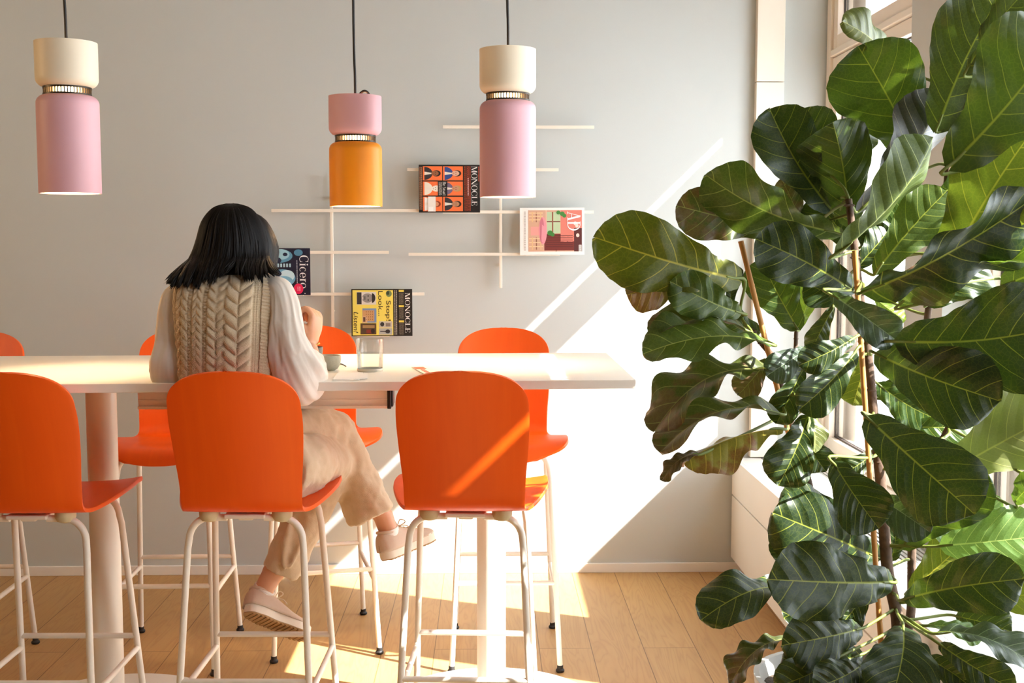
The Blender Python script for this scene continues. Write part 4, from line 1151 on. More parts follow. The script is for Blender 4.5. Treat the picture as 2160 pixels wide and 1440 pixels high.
for k in range(520):
    a = (k + rnd.random()) / 520
    a = a * 1.26 - .13
    lift = rnd.uniform(-.002, .0025)
    a2 = a + rnd.uniform(-.012, .012)
    q = min(29, max(0, int(a * 30 + rnd.uniform(-.6, .6))))
    ex, ey = CL[q]
    ex += rnd.uniform(-4, 4); ey += rnd.uniform(-10, 3)
    end = Vector((hx_(ex, 3.14), 3.139 - .006 * rnd.random() + (max(0, a - .93) * .5 + max(0, .04 - a) * .4), hz(ey, 3.14)))
    p4 = onhead(a2, .70, lift)
    m1 = p4.lerp(end, .36); m1.y = lerp(p4.y, end.y, .45); m1.x += (m1.x - p4.x) * -.18
    m2 = p4.lerp(end, .72); m2.y = lerp(p4.y, end.y, .85); m2.x += (m2.x - p4.x) * -.08
    pts = [onhead(lerp(.5, a, .5), .03, lift), onhead(lerp(.5, a, .82), .16, lift), onhead(lerp(.5, a, .96), .34, lift), onhead(a, .53, lift), p4, m1, m2, end]
    r = rnd.uniform(.0040, .0070)
    hb.tube(pts, [r * .7, r, r, r, r, r * .9, r * .65, r * .08], 6, 4, flat=(1, .6))
for k in range(40):                     # front curtains beside the face
    s = -1 if k % 2 else 1; f = rnd.random()
    x = HEAD.x + s * (.080 + .012 * f); y = 3.32 + .075 * f
    hb.tube([(HEAD.x + s * .02, 3.34 + .03 * f, 1.560), (HEAD.x + s * .066, y + .01, 1.53), (x + s * .006, y + .012, 1.46), (x, y + .006, 1.40), (x - s * .006, y, 1.365 - .02 * rnd.random())], [.006, .008, .008, .007, .001], 6, 4)
for k in range(9):                      # stray hairs
    a = rnd.random(); pts = [onhead(lerp(.5, a, .8), .2, .002), onhead(a, .55, .006), onhead(a, .85, .010)]
    ex = lerp(356, 580, a) + rnd.uniform(-10, 10)
    pts.append(Vector((hx_(ex, 3.13), 3.10, hz(rnd.uniform(575, 616), 3.13))))
    hb.tube(pts, [.0004, .0004, .0003, .0002], 4, 5)
hb.build('hair', M['hair'], pr, off=PO, angle=180)
# ------------------------------------------------------------------ fiddle-leaf fig in its pot
def leaf_mat(name, top, under, vein, trans=.25, spots=None, rough=.38):
    m, nt, b = newmat(name)
    uv = nt.nodes.new('ShaderNodeUVMap'); sp = nt.nodes.new('ShaderNodeSeparateXYZ'); nt.links.new(uv.outputs[0], sp.inputs[0])
    u, v = sp.outputs[0], sp.outputs[1]
    x = mathn(nt, 'SUBTRACT', u, .5); d = mathn(nt, 'ABSOLUTE', x)
    sgn = mathn(nt, 'GREATER_THAN', x, 0)
    tc = nt.nodes.new('ShaderNodeTexCoord')
    wob = nd(nt, 'ShaderNodeTexNoise', Scale=9, Detail=2); nt.links.new(tc.outputs['Object'], wob.inputs['Vector'])
    # lateral veins sweep forwards from the midrib and bend along the margin
    lat = mathn(nt, 'ADD', mathn(nt, 'SUBTRACT', v, mathn(nt, 'MULTIPLY', d, .62)), mathn(nt, 'MULTIPLY', mathn(nt, 'MULTIPLY', d, d), -1.1))
    lat = mathn(nt, 'ADD', lat, mathn(nt, 'MULTIPLY', sgn, .055))
    lat = mathn(nt, 'ADD', lat, mathn(nt, 'MULTIPLY', mathn(nt, 'SUBTRACT', wob.outputs['Fac'], .5), .05))
    f = mathn(nt, 'FRACT', mathn(nt, 'MULTIPLY', lat, 6.6))
    tri = mathn(nt, 'ABSOLUTE', mathn(nt, 'SUBTRACT', f, .5))              # 0 on the vein
    wid = mathn(nt, 'MULTIPLY_ADD', d, -.07, .036)
    lv = mathn(nt, 'SUBTRACT', 1, mathn(nt, 'DIVIDE', tri, mathn(nt, 'MAXIMUM', wid, .012)), clamp=True)
    mid = mathn(nt, 'SUBTRACT', 1, mathn(nt, 'DIVIDE', d, mathn(nt, 'MULTIPLY_ADD', v, -.008, .012)), clamp=True)
    vm = mathn(nt, 'MAXIMUM', mathn(nt, 'POWER', lv, .7), mathn(nt, 'POWER', mid, .6), clamp=True)
    # fine net between them
    vo = nd(nt, 'ShaderNodeTexVoronoi', Scale=34, feature='DISTANCE_TO_EDGE'); nt.links.new(uv.outputs[0], vo.inputs['Vector'])
    net = mathn(nt, 'SUBTRACT', 1, mathn(nt, 'DIVIDE', vo.outputs['Distance'], .10), clamp=True)
    bl = nd(nt, 'ShaderNodeTexNoise', Scale=5, Detail=2); nt.links.new(tc.outputs['Object'], bl.inputs['Vector'])
    geo = nt.nodes.new('ShaderNodeNewGeometry')
    dk = tuple(c * .62 for c in top[:3]) + (1,)
    ct = mixc(nt, bl.outputs['Fac'], dk, top)
    ct = mixc(nt, geo.outputs['Backfacing'], ct, under)
    if spots:
        n2 = nd(nt, 'ShaderNodeTexNoise', Scale=16, Detail=3); nt.links.new(tc.outputs['Object'], n2.inputs['Vector'])
        s = mathn(nt, 'MULTIPLY', mathn(nt, 'SUBTRACT', mathn(nt, 'ADD', n2.outputs['Fac'], mathn(nt, 'MULTIPLY', v, .28)), .66, clamp=True), 12, clamp=True)
        ct = mixc(nt, s, ct, spots)
    c = mixc(nt, mathn(nt, 'MULTIPLY', net, .10), ct, vein)
    c = mixc(nt, mathn(nt, 'MULTIPLY', vm, .85), c, vein)
    nt.links.new(c, b.inputs['Base Color']); b.inputs['Roughness'].default_value = rough; b.inputs['Specular IOR Level'].default_value = .45
    bp = nd(nt, 'ShaderNodeBump', Strength=.35, Distance=.005)
    puck = mathn(nt, 'MULTIPLY', mathn(nt, 'SINE', mathn(nt, 'MULTIPLY', f, PI)), -.8)
    hgt = mathn(nt, 'ADD', mathn(nt, 'ADD', puck, mathn(nt, 'MULTIPLY', vm, -.15)), mathn(nt, 'MULTIPLY', wob.outputs['Fac'], .9))
    nt.links.new(hgt, bp.inputs['Height']); nt.links.new(bp.outputs[0], b.inputs['Normal'])
    tr = nt.nodes.new('ShaderNodeBsdfTranslucent')
    nt.links.new(mixc(nt, .45, c, srgb(130, 160, 40)), tr.inputs['Color'])
    mx = nt.nodes.new('ShaderNodeMixShader'); mx.inputs[0].default_value = trans
    nt.links.new(b.outputs[0], mx.inputs[1]); nt.links.new(tr.outputs[0], mx.inputs[2]); nt.links.new(mx.outputs[0], nt.nodes['Material Output'].inputs[0])
    return m
VEIN = srgb(150, 158, 56)
LM = {
 'd': leaf_mat('leaf_dark_green', srgb(32, 53, 24), srgb(55, 65, 36), VEIN, .10),
 'm': leaf_mat('leaf_mid_green', srgb(42, 68, 22), srgb(54, 72, 28), VEIN, .20),
 'l': leaf_mat('leaf_light_green', srgb(70, 93, 34), srgb(74, 89, 39), srgb(164, 176, 88), .20),
 'y': leaf_mat('leaf_yellow_green', srgb(84, 92, 20), srgb(89, 94, 27), srgb(188, 176, 60), .25),
 'y2': leaf_mat('leaf_yellowing', srgb(120, 112, 40), srgb(128, 118, 49), srgb(206, 180, 76), .25, srgb(120, 70, 40)),
 'o': leaf_mat('leaf_olive', srgb(63, 72, 29), srgb(65, 70, 36), srgb(150, 150, 84), .15, srgb(92, 62, 46)),
 'p': leaf_mat('leaf_pale', srgb(102, 110, 62), srgb(116, 121, 73), srgb(170, 172, 90), .25),
 'p2': leaf_mat('leaf_brownish', srgb(37, 36, 24), srgb(40, 37, 28), srgb(120, 112, 70), .10),
 'g': leaf_mat('leaf_grey_green', srgb(62, 77, 62), srgb(74, 82, 64), srgb(140, 156, 120), .15, rough=.34),
 'b': leaf_mat('leaf_bright_green', srgb(99, 128, 32), srgb(104, 128, 40), srgb(190, 200, 90), .40),
 'b2': leaf_mat('leaf_fresh_green', srgb(96, 128, 67), srgb(104, 131, 72), srgb(176, 196, 110), .30),
 'br': leaf_mat('leaf_withered', srgb(88, 67, 46), srgb(94, 70, 49), srgb(150, 120, 80), .10),
}
M['petiole'] = mat('leaf_stalk', srgb(110, 122, 52), .5, var=.05)
def bark():
    m, nt, b = newmat('brown_bark')
    tc = nt.nodes.new('ShaderNodeTexCoord'); n = nd(nt, 'ShaderNodeTexNoise', Scale=70, Detail=5); nt.links.new(tc.outputs['Object'], n.inputs['Vector'])
    nt.links.new(mixc(nt, n.outputs['Fac'], srgb(44, 32, 24), srgb(112, 86, 66)), b.inputs['Base Color']); b.inputs['Roughness'].default_value = .85
    bp = nd(nt, 'ShaderNodeBump', Strength=.6, Distance=.004); nt.links.new(n.outputs['Fac'], bp.inputs['Height']); nt.links.new(bp.outputs[0], b.inputs['Normal']); return m
M['bark'] = bark()
M['bamboo'] = mat('bamboo', srgb(202, 142, 74), .5, var=.10, scale=5, stretch=(30, 30, 3))
M['pot'] = mat('grey_white_planter', srgb(168, 166, 160), .6, var=.03)
M['soil'] = mat('potting_soil', srgb(74, 60, 46), .95, var=.3, scale=60, bump=1.0, bscale=120)

LEAVES = [
((1.063, 2.8, 1.743), (1.162, 2.72, 2.026), (0.368, 0.921, 0.131), 0.74, -0.024, 0.15, 'd'),
((1.104, 2.74, 1.864), (1.189, 2.66, 2.017), (0.833, 0.518, -0.193), 0.52, -0.06, 0.3, 'd'),
((0.964, 2.45, 1.635), (1.162, 2.4, 1.904), (0.294, 0.955, -0.039), 0.74, -0.036, 0.12, 'm'),
((1.0, 2.55, 1.423), (1.138, 2.45, 1.717), (0.427, 0.898, 0.105), 0.74, -0.036, 0.15, 'y'),
((1.06, 2.92, 1.677), (0.887, 2.86, 1.94), (-0.184, -0.925, -0.332), 0.74, 0.05, 0.1, 'm'),
((0.994, 3.0, 1.938), (0.847, 2.85, 1.996), (0.734, -0.663, 0.147), 0.52, 0.1, 0.3, 'p'),
((0.897, 2.84, 1.553), (1.085, 2.84, 1.834), (-0.455, 0.837, 0.304), 0.52, -0.072, 0.35, 'p2'),
((0.884, 2.88, 1.52), (0.825, 2.84, 1.758), (0.25, 0.943, 0.22), 0.74, 0.084, 0.25, 'm'),
((0.857, 2.95, 1.556), (0.701, 2.95, 1.801), (-0.212, -0.968, -0.136), 0.556, 0.05, 0.25, 'd'),
((0.874, 3.02, 1.606), (0.806, 3.02, 1.812), (-0.263, -0.961, -0.087), 0.603, 0.05, 0.1, 'd'),
((0.851, 2.86, 1.495), (0.525, 2.86, 1.635), (-0.281, -0.703, -0.653), 0.52, 0.06, 0.2, 'l'),
((0.725, 2.95, 1.498), (0.468, 2.93, 1.563), (0.055, -0.995, -0.086), 0.5, 0.05, 0.15, 'o'),
((0.585, 2.75, 1.388), (0.244, 2.68, 1.484), (0.179, -0.981, -0.08), 0.5, 0.14, 0.15, 'y'),
((0.474, 2.72, 1.376), (0.316, 2.66, 1.354), (-0.107, 0.58, -0.808), 0.52, -0.036, 0.3, 'y2'),
((0.593, 2.75, 1.309), (0.413, 2.66, 1.386), (0.368, -0.908, -0.198), 0.5, 0.1, 0.15, 'l'),
((0.644, 2.7, 1.244), (0.347, 2.62, 1.226), (0.07, -0.462, 0.884), 0.52, 0.12, 0.2, 'l'),
((0.596, 2.74, 1.276), (0.377, 2.68, 1.252), (0.004, -0.38, 0.925), 0.52, 0.14, 0.3, 'o'),
((0.886, 2.85, 1.357), (0.636, 2.8, 1.482), (0.108, -0.978, -0.176), 0.523, 0.06, 0.12, 'd'),
((0.78, 2.95, 1.258), (0.684, 2.95, 1.433), (-0.169, -0.981, -0.093), 0.74, 0.05, 0.15, 'm'),
((0.796, 3.0, 1.257), (0.829, 3.0, 1.384), (0.257, 0.964, -0.067), 0.5, -0.03, 0.2, 'b'),
((0.814, 2.72, 1.454), (0.999, 2.66, 1.708), (-0.484, 0.705, 0.519), 0.52, -0.06, 0.3, 'l'),
((0.921, 2.78, 1.407), (1.068, 2.74, 1.594), (0.305, 0.952, -0.035), 0.574, -0.048, 0.2, 'm'),
((1.012, 2.95, 1.462), (1.07, 2.95, 1.623), (-0.29, -0.951, 0.105), 0.709, 0.05, 0.1, 'm'),
((0.85, 2.62, 1.367), (1.146, 2.45, 1.572), (0.019, -0.756, -0.655), 0.52, 0.1, 0.3, 'd'),
((0.876, 2.64, 1.368), (1.019, 2.55, 1.393), (0.532, 0.847, -0.003), 0.657, -0.048, 0.2, 'o'),
((0.901, 2.55, 1.258), (1.181, 2.4, 1.301), (-0.478, -0.877, 0.059), 0.74, 0.05, 0.1, 'd'),
((1.041, 2.6, 1.396), (1.144, 2.42, 1.427), (-0.486, -0.129, 0.865), 0.52, 0.1, 0.3, 'b'),
((0.782, 2.66, 1.354), (0.913, 2.6, 1.254), (-0.354, -0.93, 0.097), 0.5, 0.14, 0.25, 'g'),
((0.996, 3.0, 1.327), (1.076, 3.02, 1.275), (-0.087, 0.968, 0.237), 0.646, -0.03, 0.2, 'b'),
((0.839, 2.85, 1.314), (0.787, 2.85, 1.202), (0.252, 0.96, -0.119), 0.507, -0.03, 0.3, 'd'),
((0.748, 2.75, 1.222), (0.644, 2.7, 1.166), (0.223, -0.894, 0.388), 0.601, 0.14, 0.2, 'g'),
((0.85, 2.72, 1.251), (0.718, 2.7, 1.19), (0.035, -0.969, 0.246), 0.5, 0.1, 0.2, 'd'),
((0.875, 2.62, 1.223), (1.067, 2.42, 1.144), (-0.656, -0.719, 0.227), 0.606, 0.12, 0.12, 'd'),
((0.958, 2.85, 1.126), (1.1, 2.85, 1.042), (-0.033, -0.998, -0.056), 0.74, 0.04, 0.1, 'm'),
((1.047, 2.62, 0.96), (1.273, 2.55, 1.113), (0.39, 0.906, -0.162), 0.732, -0.03, 0.1, 'p'),
((0.673, 2.75, 1.173), (0.377, 2.65, 1.045), (-0.248, -0.397, 0.884), 0.52, 0.16, 0.2, 'o'),
((0.672, 2.72, 1.081), (0.387, 2.62, 1.004), (-0.154, -0.29, 0.945), 0.52, 0.14, 0.25, 'o'),
((0.687, 2.75, 1.034), (0.443, 2.62, 0.977), (0.124, 0.198, -0.972), 0.52, -0.06, 0.3, 'y2'),
((0.472, 2.62, 1.002), (0.389, 2.6, 0.944), (-0.364, -0.585, 0.725), 0.52, 0.2, 0.3, 'br'),
((0.746, 2.72, 1.067), (0.667, 2.66, 0.918), (-0.13, -0.895, 0.428), 0.651, 0.1, 0.2, 'd'),
((0.754, 2.8, 1.169), (0.689, 2.78, 1.043), (-0.189, -0.95, 0.247), 0.551, 0.06, 0.25, 'd'),
((0.853, 2.72, 1.216), (0.715, 2.68, 1.089), (-0.049, -0.937, 0.346), 0.5, 0.08, 0.2, 'd'),
((0.737, 2.74, 1.098), (0.761, 2.7, 0.987), (0.461, -0.798, 0.388), 0.52, 0.14, 0.3, 'p'),
((0.959, 2.95, 1.195), (0.924, 2.95, 1.062), (0.31, 0.947, -0.081), 0.688, -0.03, 0.2, 'y'),
((0.837, 2.55, 1.087), (1.004, 2.38, 0.915), (-0.492, -0.809, 0.323), 0.632, 0.12, 0.1, 'd'),
((0.777, 2.6, 0.98), (0.847, 2.5, 0.857), (-0.424, -0.807, 0.412), 0.74, 0.14, 0.15, 'd'),
((0.881, 2.62, 0.898), (0.96, 2.5, 0.847), (-0.661, -0.615, 0.429), 0.614, 0.2, 0.15, 'g'),
((0.98, 2.72, 0.762), (1.127, 2.6, 0.952), (-0.596, -0.802, -0.045), 0.5, 0.06, 0.1, 'm'),
((0.946, 2.8, 0.712), (0.664, 2.7, 0.847), (0.325, -0.945, -0.023), 0.536, 0.06, 0.1, 'd'),
((0.893, 2.86, 0.798), (0.704, 2.8, 0.849), (0.323, -0.942, 0.087), 0.568, 0.06, 0.1, 'd'),
((0.894, 2.55, 0.724), (0.586, 2.42, 0.77), (0.407, -0.882, 0.238), 0.503, 0.12, 0.1, 'd'),
((0.7, 2.7, 0.658), (0.478, 2.58, 0.631), (0.121, -0.428, 0.896), 0.52, 0.22, 0.15, 'd'),
((1.035, 2.8, 0.635), (1.177, 2.8, 0.77), (0.293, 0.904, -0.31), 0.74, -0.03, 0.1, 'y'),
((0.94, 2.58, 0.678), (1.132, 2.42, 0.768), (-0.675, -0.721, 0.155), 0.506, 0.14, 0.15, 'd'),
((1.052, 2.66, 0.777), (1.244, 2.58, 0.82), (-0.416, -0.881, 0.224), 0.731, 0.1, 0.1, 'b2'),
((0.845, 2.6, 0.603), (0.639, 2.5, 0.599), (0.39, -0.821, 0.417), 0.533, 0.14, 0.12, 'd'),
((0.924, 2.55, 0.622), (0.841, 2.38, 0.514), (-0.093, -0.504, 0.859), 0.74, 0.12, 0.1, 'd'),
((1.009, 2.55, 0.611), (1.167, 2.42, 0.574), (-0.049, -0.324, 0.945), 0.52, 0.14, 0.2, 'g'),
((1.024, 2.66, 0.59), (1.132, 2.62, 0.57), (-0.049, -0.535, 0.844), 0.52, 0.14, 0.2, 'b2'),
((0.974, 2.46, 0.612), (1.088, 2.36, 0.551), (-0.484, -0.786, 0.384), 0.5, 0.14, 0.2, 'd'),
((0.699, 2.66, 0.562), (0.549, 2.6, 0.473), (-0.407, -0.27, 0.873), 0.52, 0.16, 0.25, 'o'),
((0.772, 2.55, 0.548), (0.622, 2.48, 0.512), (0.253, -0.81, 0.53), 0.542, 0.12, 0.2, 'd'),
((1.105, 2.62, 0.677), (1.226, 2.55, 0.692), (0.507, 0.823, -0.257), 0.67, -0.03, 0.1, 'y'),
((1.077, 2.7, 0.997), (1.124, 2.66, 0.957), (-0.49, -0.831, 0.265), 0.74, 0.06, 0.2, 'd'),
((0.436, 2.75, 1.276), (0.385, 2.72, 1.266), (0.468, -0.858, 0.213), 0.502, 0.1, 0.3, 'o'),
((0.589, 2.85, 1.326), (0.597, 2.85, 1.422), (-0.205, -0.979, 0.018), 0.54, 0.1, 0.2, 'd'),
((0.998, 2.85, 0.692), (1.008, 2.85, 0.799), (-0.348, -0.937, 0.031), 0.732, 0.1, 0.2, 'd'),
((0.945, 2.5, 0.524), (0.939, 2.42, 0.478), (-0.368, -0.439, 0.82), 0.74, 0.1, 0.2, 'd'),
((1.121, 2.7, 1.517), (1.187, 2.6, 1.592), (0.68, 0.671, 0.294), 0.513, -0.06, 0.2, 'm'),
((0.852, 2.95, 1.685), (0.978, 3.0, 1.763), (-0.214, 0.942, -0.257), 0.606, -0.06, 0.2, 'd'),
((0.797, 3.0, 1.522), (0.745, 3.0, 1.634), (0.217, 0.971, 0.102), 0.66, -0.06, 0.2, 'o'),
((1.022, 2.9, 1.322), (1.111, 2.85, 1.421), (-0.436, -0.898, -0.062), 0.738, 0.1, 0.2, 'd'),
((1.013, 2.95, 1.415), (0.948, 2.95, 1.514), (-0.222, -0.964, -0.146), 0.68, 0.1, 0.2, 'd'),
((1.186, 2.6, 0.89), (1.203, 2.5, 0.977), (-0.751, -0.503, -0.428), 0.521, 0.1, 0.2, 'm'),
((1.085, 2.75, 0.834), (1.205, 2.7, 0.857), (-0.408, -0.89, 0.203), 0.657, 0.1, 0.2, 'b2'),
((0.874, 2.75, 0.651), (0.695, 2.7, 0.596), (0.113, -0.892, 0.438), 0.578, 0.1, 0.15, 'd'),
((0.819, 2.5, 0.557), (0.689, 2.42, 0.533), (0.349, -0.741, 0.573), 0.651, 0.12, 0.2, 'd'),
((0.965, 2.5, 0.566), (1.043, 2.42, 0.519), (-0.508, -0.748, 0.426), 0.74, 0.12, 0.2, 'd'),
((0.785, 2.85, 0.765), (0.7, 2.8, 0.704), (0.1, -0.832, 0.545), 0.74, 0.1, 0.15, 'd'),
((0.924, 2.8, 0.636), (0.827, 2.75, 0.542), (-0.075, -0.846, 0.528), 0.613, 0.1, 0.15, 'd'),
((0.995, 2.85, 0.811), (0.895, 2.85, 0.862), (0.023, -0.999, 0.045), 0.74, 0.1, 0.15, 'd'),
((0.902, 2.95, 1.58), (0.8, 3.0, 1.694), (-0.383, -0.921, 0.065), 0.74, 0.1, 0.15, 'd'),
((0.914, 2.9, 1.416), (1.014, 2.95, 1.526), (0.007, -0.914, 0.407), 0.677, 0.1, 0.15, 'd'),
((0.904, 2.9, 1.323), (0.78, 2.9, 1.372), (-0.024, -0.998, -0.061), 0.692, 0.1, 0.15, 'd'),
((1.048, 2.85, 1.023), (1.207, 2.85, 1.023), (0.0, -0.988, 0.155), 0.74, 0.1, 0.15, 'm'),
((1.055, 2.8, 1.328), (1.195, 2.8, 1.422), (-0.138, -0.969, 0.204), 0.74, 0.1, 0.15, 'd'),
((1.076, 2.8, 1.575), (1.164, 2.75, 1.676), (-0.41, -0.908, -0.091), 0.74, 0.1, 0.15, 'm'),
((0.943, 2.86, 0.684), (0.715, 2.82, 0.74), (0.208, -0.965, 0.157), 0.707, 0.1, 0.15, 'd'),
((0.853, 2.62, 0.535), (0.655, 2.58, 0.505), (0.118, -0.899, 0.421), 0.639, 0.1, 0.15, 'd'),
((0.972, 2.6, 0.497), (0.827, 2.5, 0.446), (0.242, -0.696, 0.676), 0.74, 0.1, 0.15, 'd'),
((1.106, 2.7, 0.596), (1.201, 2.62, 0.586), (-0.591, -0.74, 0.321), 0.74, 0.1, 0.15, 'd'),
((0.918, 3.0, 1.522), (0.844, 3.02, 1.698), (0.293, 0.956, 0.015), 0.74, -0.06, 0.15, 'd'),
((0.926, 2.98, 1.462), (0.827, 3.0, 1.588), (-0.257, -0.965, -0.047), 0.74, 0.1, 0.15, 'd'),
((0.956, 3.0, 1.462), (1.062, 3.0, 1.563), (-0.15, -0.976, 0.157), 0.74, 0.1, 0.15, 'd'),
((1.104, 2.85, 1.463), (1.185, 2.85, 1.582), (0.254, 0.952, -0.172), 0.74, -0.06, 0.15, 'y'),
((1.09, 2.9, 1.416), (1.235, 2.9, 1.514), (-0.123, -0.975, 0.183), 0.74, 0.1, 0.15, 'd'),
((0.969, 2.9, 1.099), (1.104, 2.9, 1.148), (-0.079, -0.973, 0.216), 0.74, 0.1, 0.15, 'd'),
((0.968, 2.85, 0.953), (1.092, 2.85, 0.891), (0.005, -1.0, 0.01), 0.74, 0.1, 0.15, 'd'),
((0.944, 2.85, 0.953), (0.848, 2.85, 0.892), (-0.168, -0.949, 0.266), 0.74, 0.1, 0.15, 'd'),
((1.035, 2.8, 0.823), (1.196, 2.8, 0.748), (0.023, -0.998, 0.05), 0.74, 0.1, 0.15, 'm'),
((0.659, 2.85, 1.256), (0.537, 2.85, 1.305), (-0.005, -1.0, -0.014), 0.74, 0.1, 0.15, 'm'),
((0.683, 2.85, 1.187), (0.612, 2.85, 1.102), (-0.184, -0.971, 0.155), 0.702, 0.1, 0.2, 'o'),
((0.781, 2.9, 1.016), (0.846, 2.9, 0.903), (-0.133, -0.988, -0.076), 0.609, 0.1, 0.2, 'd'),
((1.202, 2.75, 1.704), (1.416, 2.7, 1.812), (-0.233, -0.973, 0.01), 0.74, 0.1, 0.15, 'm'),  # leaves from here on are added out of view to shade the others
((1.196, 2.7, 1.571), (1.409, 2.65, 1.614), (-0.229, -0.973, 0.003), 0.74, 0.1, 0.15, 'd'),
((1.192, 2.7, 1.376), (1.389, 2.6, 1.468), (-0.456, -0.89, 0.009), 0.74, 0.1, 0.15, 'd'),
((1.164, 2.6, 1.211), (1.386, 2.5, 1.285), (-0.433, -0.898, 0.083), 0.74, 0.1, 0.15, 'm'),
((1.159, 2.65, 1.054), (1.41, 2.6, 0.994), (-0.173, -0.981, 0.091), 0.74, 0.1, 0.15, 'd'),
((1.146, 2.75, 2.069), (1.23, 2.7, 2.255), (-0.335, -0.937, -0.099), 0.74, 0.1, 0.15, 'm'),
((1.2, 2.5, 0.974), (1.377, 2.4, 1.098), (-0.542, -0.834, 0.102), 0.74, 0.1, 0.15, 'd')]

PP = Vector((.865, 2.80, 0))
fig = thing('fiddle_leaf_fig', 'tall fiddle-leaf fig with large veined green leaves in a pale pot by the windows', 'plant', PP)
MB().lathe([(.001, 0), (.165, 0), (.172, .008), (.208, .40), (.210, .415), (.196, .415), (.192, .40), (.185, .37), (.001, .37)], 64, caps=False).build('pot', M['pot'], fig)
def soilf(u, v):
    a = 2 * PI * u; r = .188 * v
    return (r * math.cos(a), r * math.sin(a), .378 + .006 * math.sin(r * 90 + a * 3) * math.cos(a * 5 + r * 40) + .010 * (1 - v))
MB().grid(48, 12, soilf, closed_u=True).build('soil', M['soil'], fig)
STEMS = {
 'trunk': ([(.975, 2.745, .37), (.972, 2.72, .568), (.951, 2.74, .70), (.937, 2.76, .901), (.921, 2.78, 1.069), (.907, 2.80, 1.237), (.891, 2.80, 1.328), (.872, 2.80, 1.463), (.862, 2.82, 1.575)], .0155, .008),
 'left': ([(.885, 2.82, .37), (.831, 2.84, .672), (.797, 2.85, .848), (.769, 2.85, .954), (.726, 2.85, 1.083), (.697, 2.85, 1.187), (.659, 2.85, 1.239), (.618, 2.85, 1.297)], .0115, .006),
 'left2': ([(.726, 2.85, 1.083), (.752, 2.87, 1.14), (.772, 2.93, 1.25)], .006, .005),
 'right': ([(.995, 2.87, .37), (1.050, 2.86, .521), (1.060, 2.88, .684), (1.058, 2.88, .828), (1.054, 2.86, 1.022), (1.070, 2.84, 1.326), (1.090, 2.82, 1.542), (1.10, 2.80, 1.72), (1.14, 2.76, 1.85)], .012, .006),
 'right2': ([(1.058, 2.88, .86), (1.12, 2.80, 1.05), (1.19, 2.74, 1.3), (1.22, 2.70, 1.6), (1.20, 2.70, 1.78)], .008, .005),
}
stem_pts = []
for k, (P, r0, r1) in STEMS.items():
    Q = catmull(P, 10); stem_pts += Q
    n = len(P)
    mb = MB(); mb.tube(P, [lerp(r0, r1, i / (n - 1)) for i in range(n)], 14, 8)
    rnd = random.Random(len(k))
    for q in Q[3::5]:                                   # leaf scars
        mb.ball(q, (lerp(r0, r1, .5) * 1.15,) * 2 + (.004,), 12, 6)
    mb.build('stem', M['bark'], fig, off=PP)
for (a, b_) in (((.937, 2.685, .37), (.861, 2.76, 1.454)), ((.905, 2.84, .37), (.610, 2.84, 1.476))):
    a, b_ = Vector(a), Vector(b_)
    mb = MB(); nn = 10; pts = []; rr = []
    for k in range(nn):
        for f, r in ((0, .0062), (.04, .0075), (.08, .0066), (.5, .0064), (.96, .0068)):
            pts.append(a.lerp(b_, (k + f) / nn)); rr.append(r)
    pts.append(b_); rr.append(.007)
    mb.tube(pts, rr, 12, 1); mb.build('bamboo_stake', M['bamboo'], fig, off=PP)

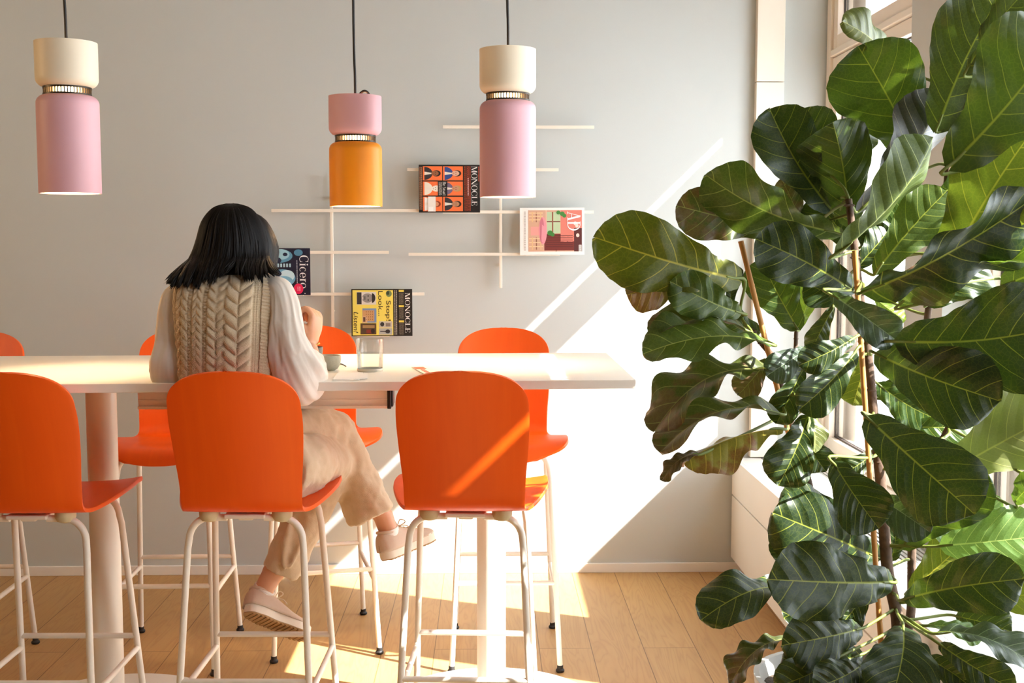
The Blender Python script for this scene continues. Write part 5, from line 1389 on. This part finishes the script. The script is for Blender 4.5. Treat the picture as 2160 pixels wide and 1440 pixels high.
HW = [(0, .012), (.035, .085), (.09, .125), (.16, .140), (.27, .155), (.40, .205), (.53, .262), (.66, .305), (.76, .318), (.85, .295), (.92, .235), (.965, .155), (.99, .07), (1, .004)]
def leaf(B, T, N, wr, bend, fold, var, seed):
    B, T, N = Vector(B), Vector(T), Vector(N)
    A = T - B; L = A.length; a0 = A / L; N = (N - a0 * N.dot(a0)).normalized(); Sd = a0.cross(N).normalized()
    rnd = random.Random(seed)
    ws = wr / .636
    p1, p2 = rnd.uniform(0, 6.28), rnd.uniform(0, 6.28); w1 = rnd.uniform(.022, .055); k1 = rnd.uniform(2.2, 3.8); tw = rnd.uniform(-.6, .6); tip = rnd.uniform(-.02, .10); asym = rnd.uniform(.92, 1.08)
    sway = rnd.uniform(-.04, .04); f0 = rnd.uniform(.8, 1.9); cup = rnd.uniform(-.5, .4)
    def axis(v):
        return B + A * v + N * (L * (bend * 4 * v * (1 - v) - tip * v ** 3 * (1 if bend >= 0 else -1) + tip * v * (1 if bend >= 0 else -1))) + Sd * (L * sway * math.sin(PI * v))
    def frame(v):
        t = (axis(min(1, v + .01)) - axis(max(0, v - .01))).normalized()
        s = (Sd - t * Sd.dot(t)).normalized(); n = s.cross(t)
        q = Matrix.Rotation(tw * (v - .4), 3, t)
        return t, q @ s, q @ n
    nu, nv = 26, 52
    rv = lambda v: 1 - (1 - v) ** 1.7
    cache = [(axis(rv(j / nv)), frame(rv(j / nv))) for j in range(nv + 1)]
    def hw(v): return interp(HW, v) * L * ws
    def fn(u, v):
        c, (t, s, n) = cache[int(round(v * nv))]; v = rv(v)
        x = u * 2 - 1; ax = abs(x); w = hw(v) * (asym if x > 0 else 2 - asym)
        side = p1 if x > 0 else p2
        lift = fold * f0 * w * (ax ** 1.25) - .10 * fold * w + cup * w * ax * ax * (v - .35)
        wav = w1 * L * ax ** 2.2 * math.sin(2 * PI * k1 * v + side) * min(1, v * 5)
        curl = -.06 * w * max(0, ax - .55) ** 2 * 5
        lob = -.05 * L * max(0, 1 - v / .07) * ax                     # heart-shaped lobes at the base
        x2 = x * (1 - .10 * fold * ax)
        ph = (v - .62 * ax * w / L) * 6.6
        puck = .0022 * abs(math.sin(PI * ph)) * (1 - ax ** 3) * min(1, ax * 3)
        return c + s * (x2 * w) + n * (lift + wav + curl + puck - .0015) + t * lob
    mb = MB(); mb.grid(nu, nv, fn, uvfn=lambda u, v: (.5 + (u * 2 - 1) * hw(rv(v)) / L, rv(v)))
    # stalk to the nearest bit of stem
    sp_ = min(stem_pts, key=lambda q: (q - B).length + (.15 if q.z > B.z + .06 else 0))
    o0 = len(mb.v)
    gap = (sp_ - B).length
    d0 = cache[0][1][0]
    mb.tube([axis(.10) - N * .002, axis(.03) - N * .003, B - d0 * min(.03, gap * .3), sp_.lerp(B, .3) + Vector((0, 0, -.01 * gap)), sp_], [.0022, .0034, .0036, .0036, .0042], 8, 4, mi=1)
    for i in range(o0, len(mb.v)): mb.uv[i] = (.5, .5)
    return mb.build('leaf', [LM[var], M['petiole']], fig, off=PP, angle=180)
for i, l in enumerate(LEAVES): leaf(*l, seed=i * 7 + 3)
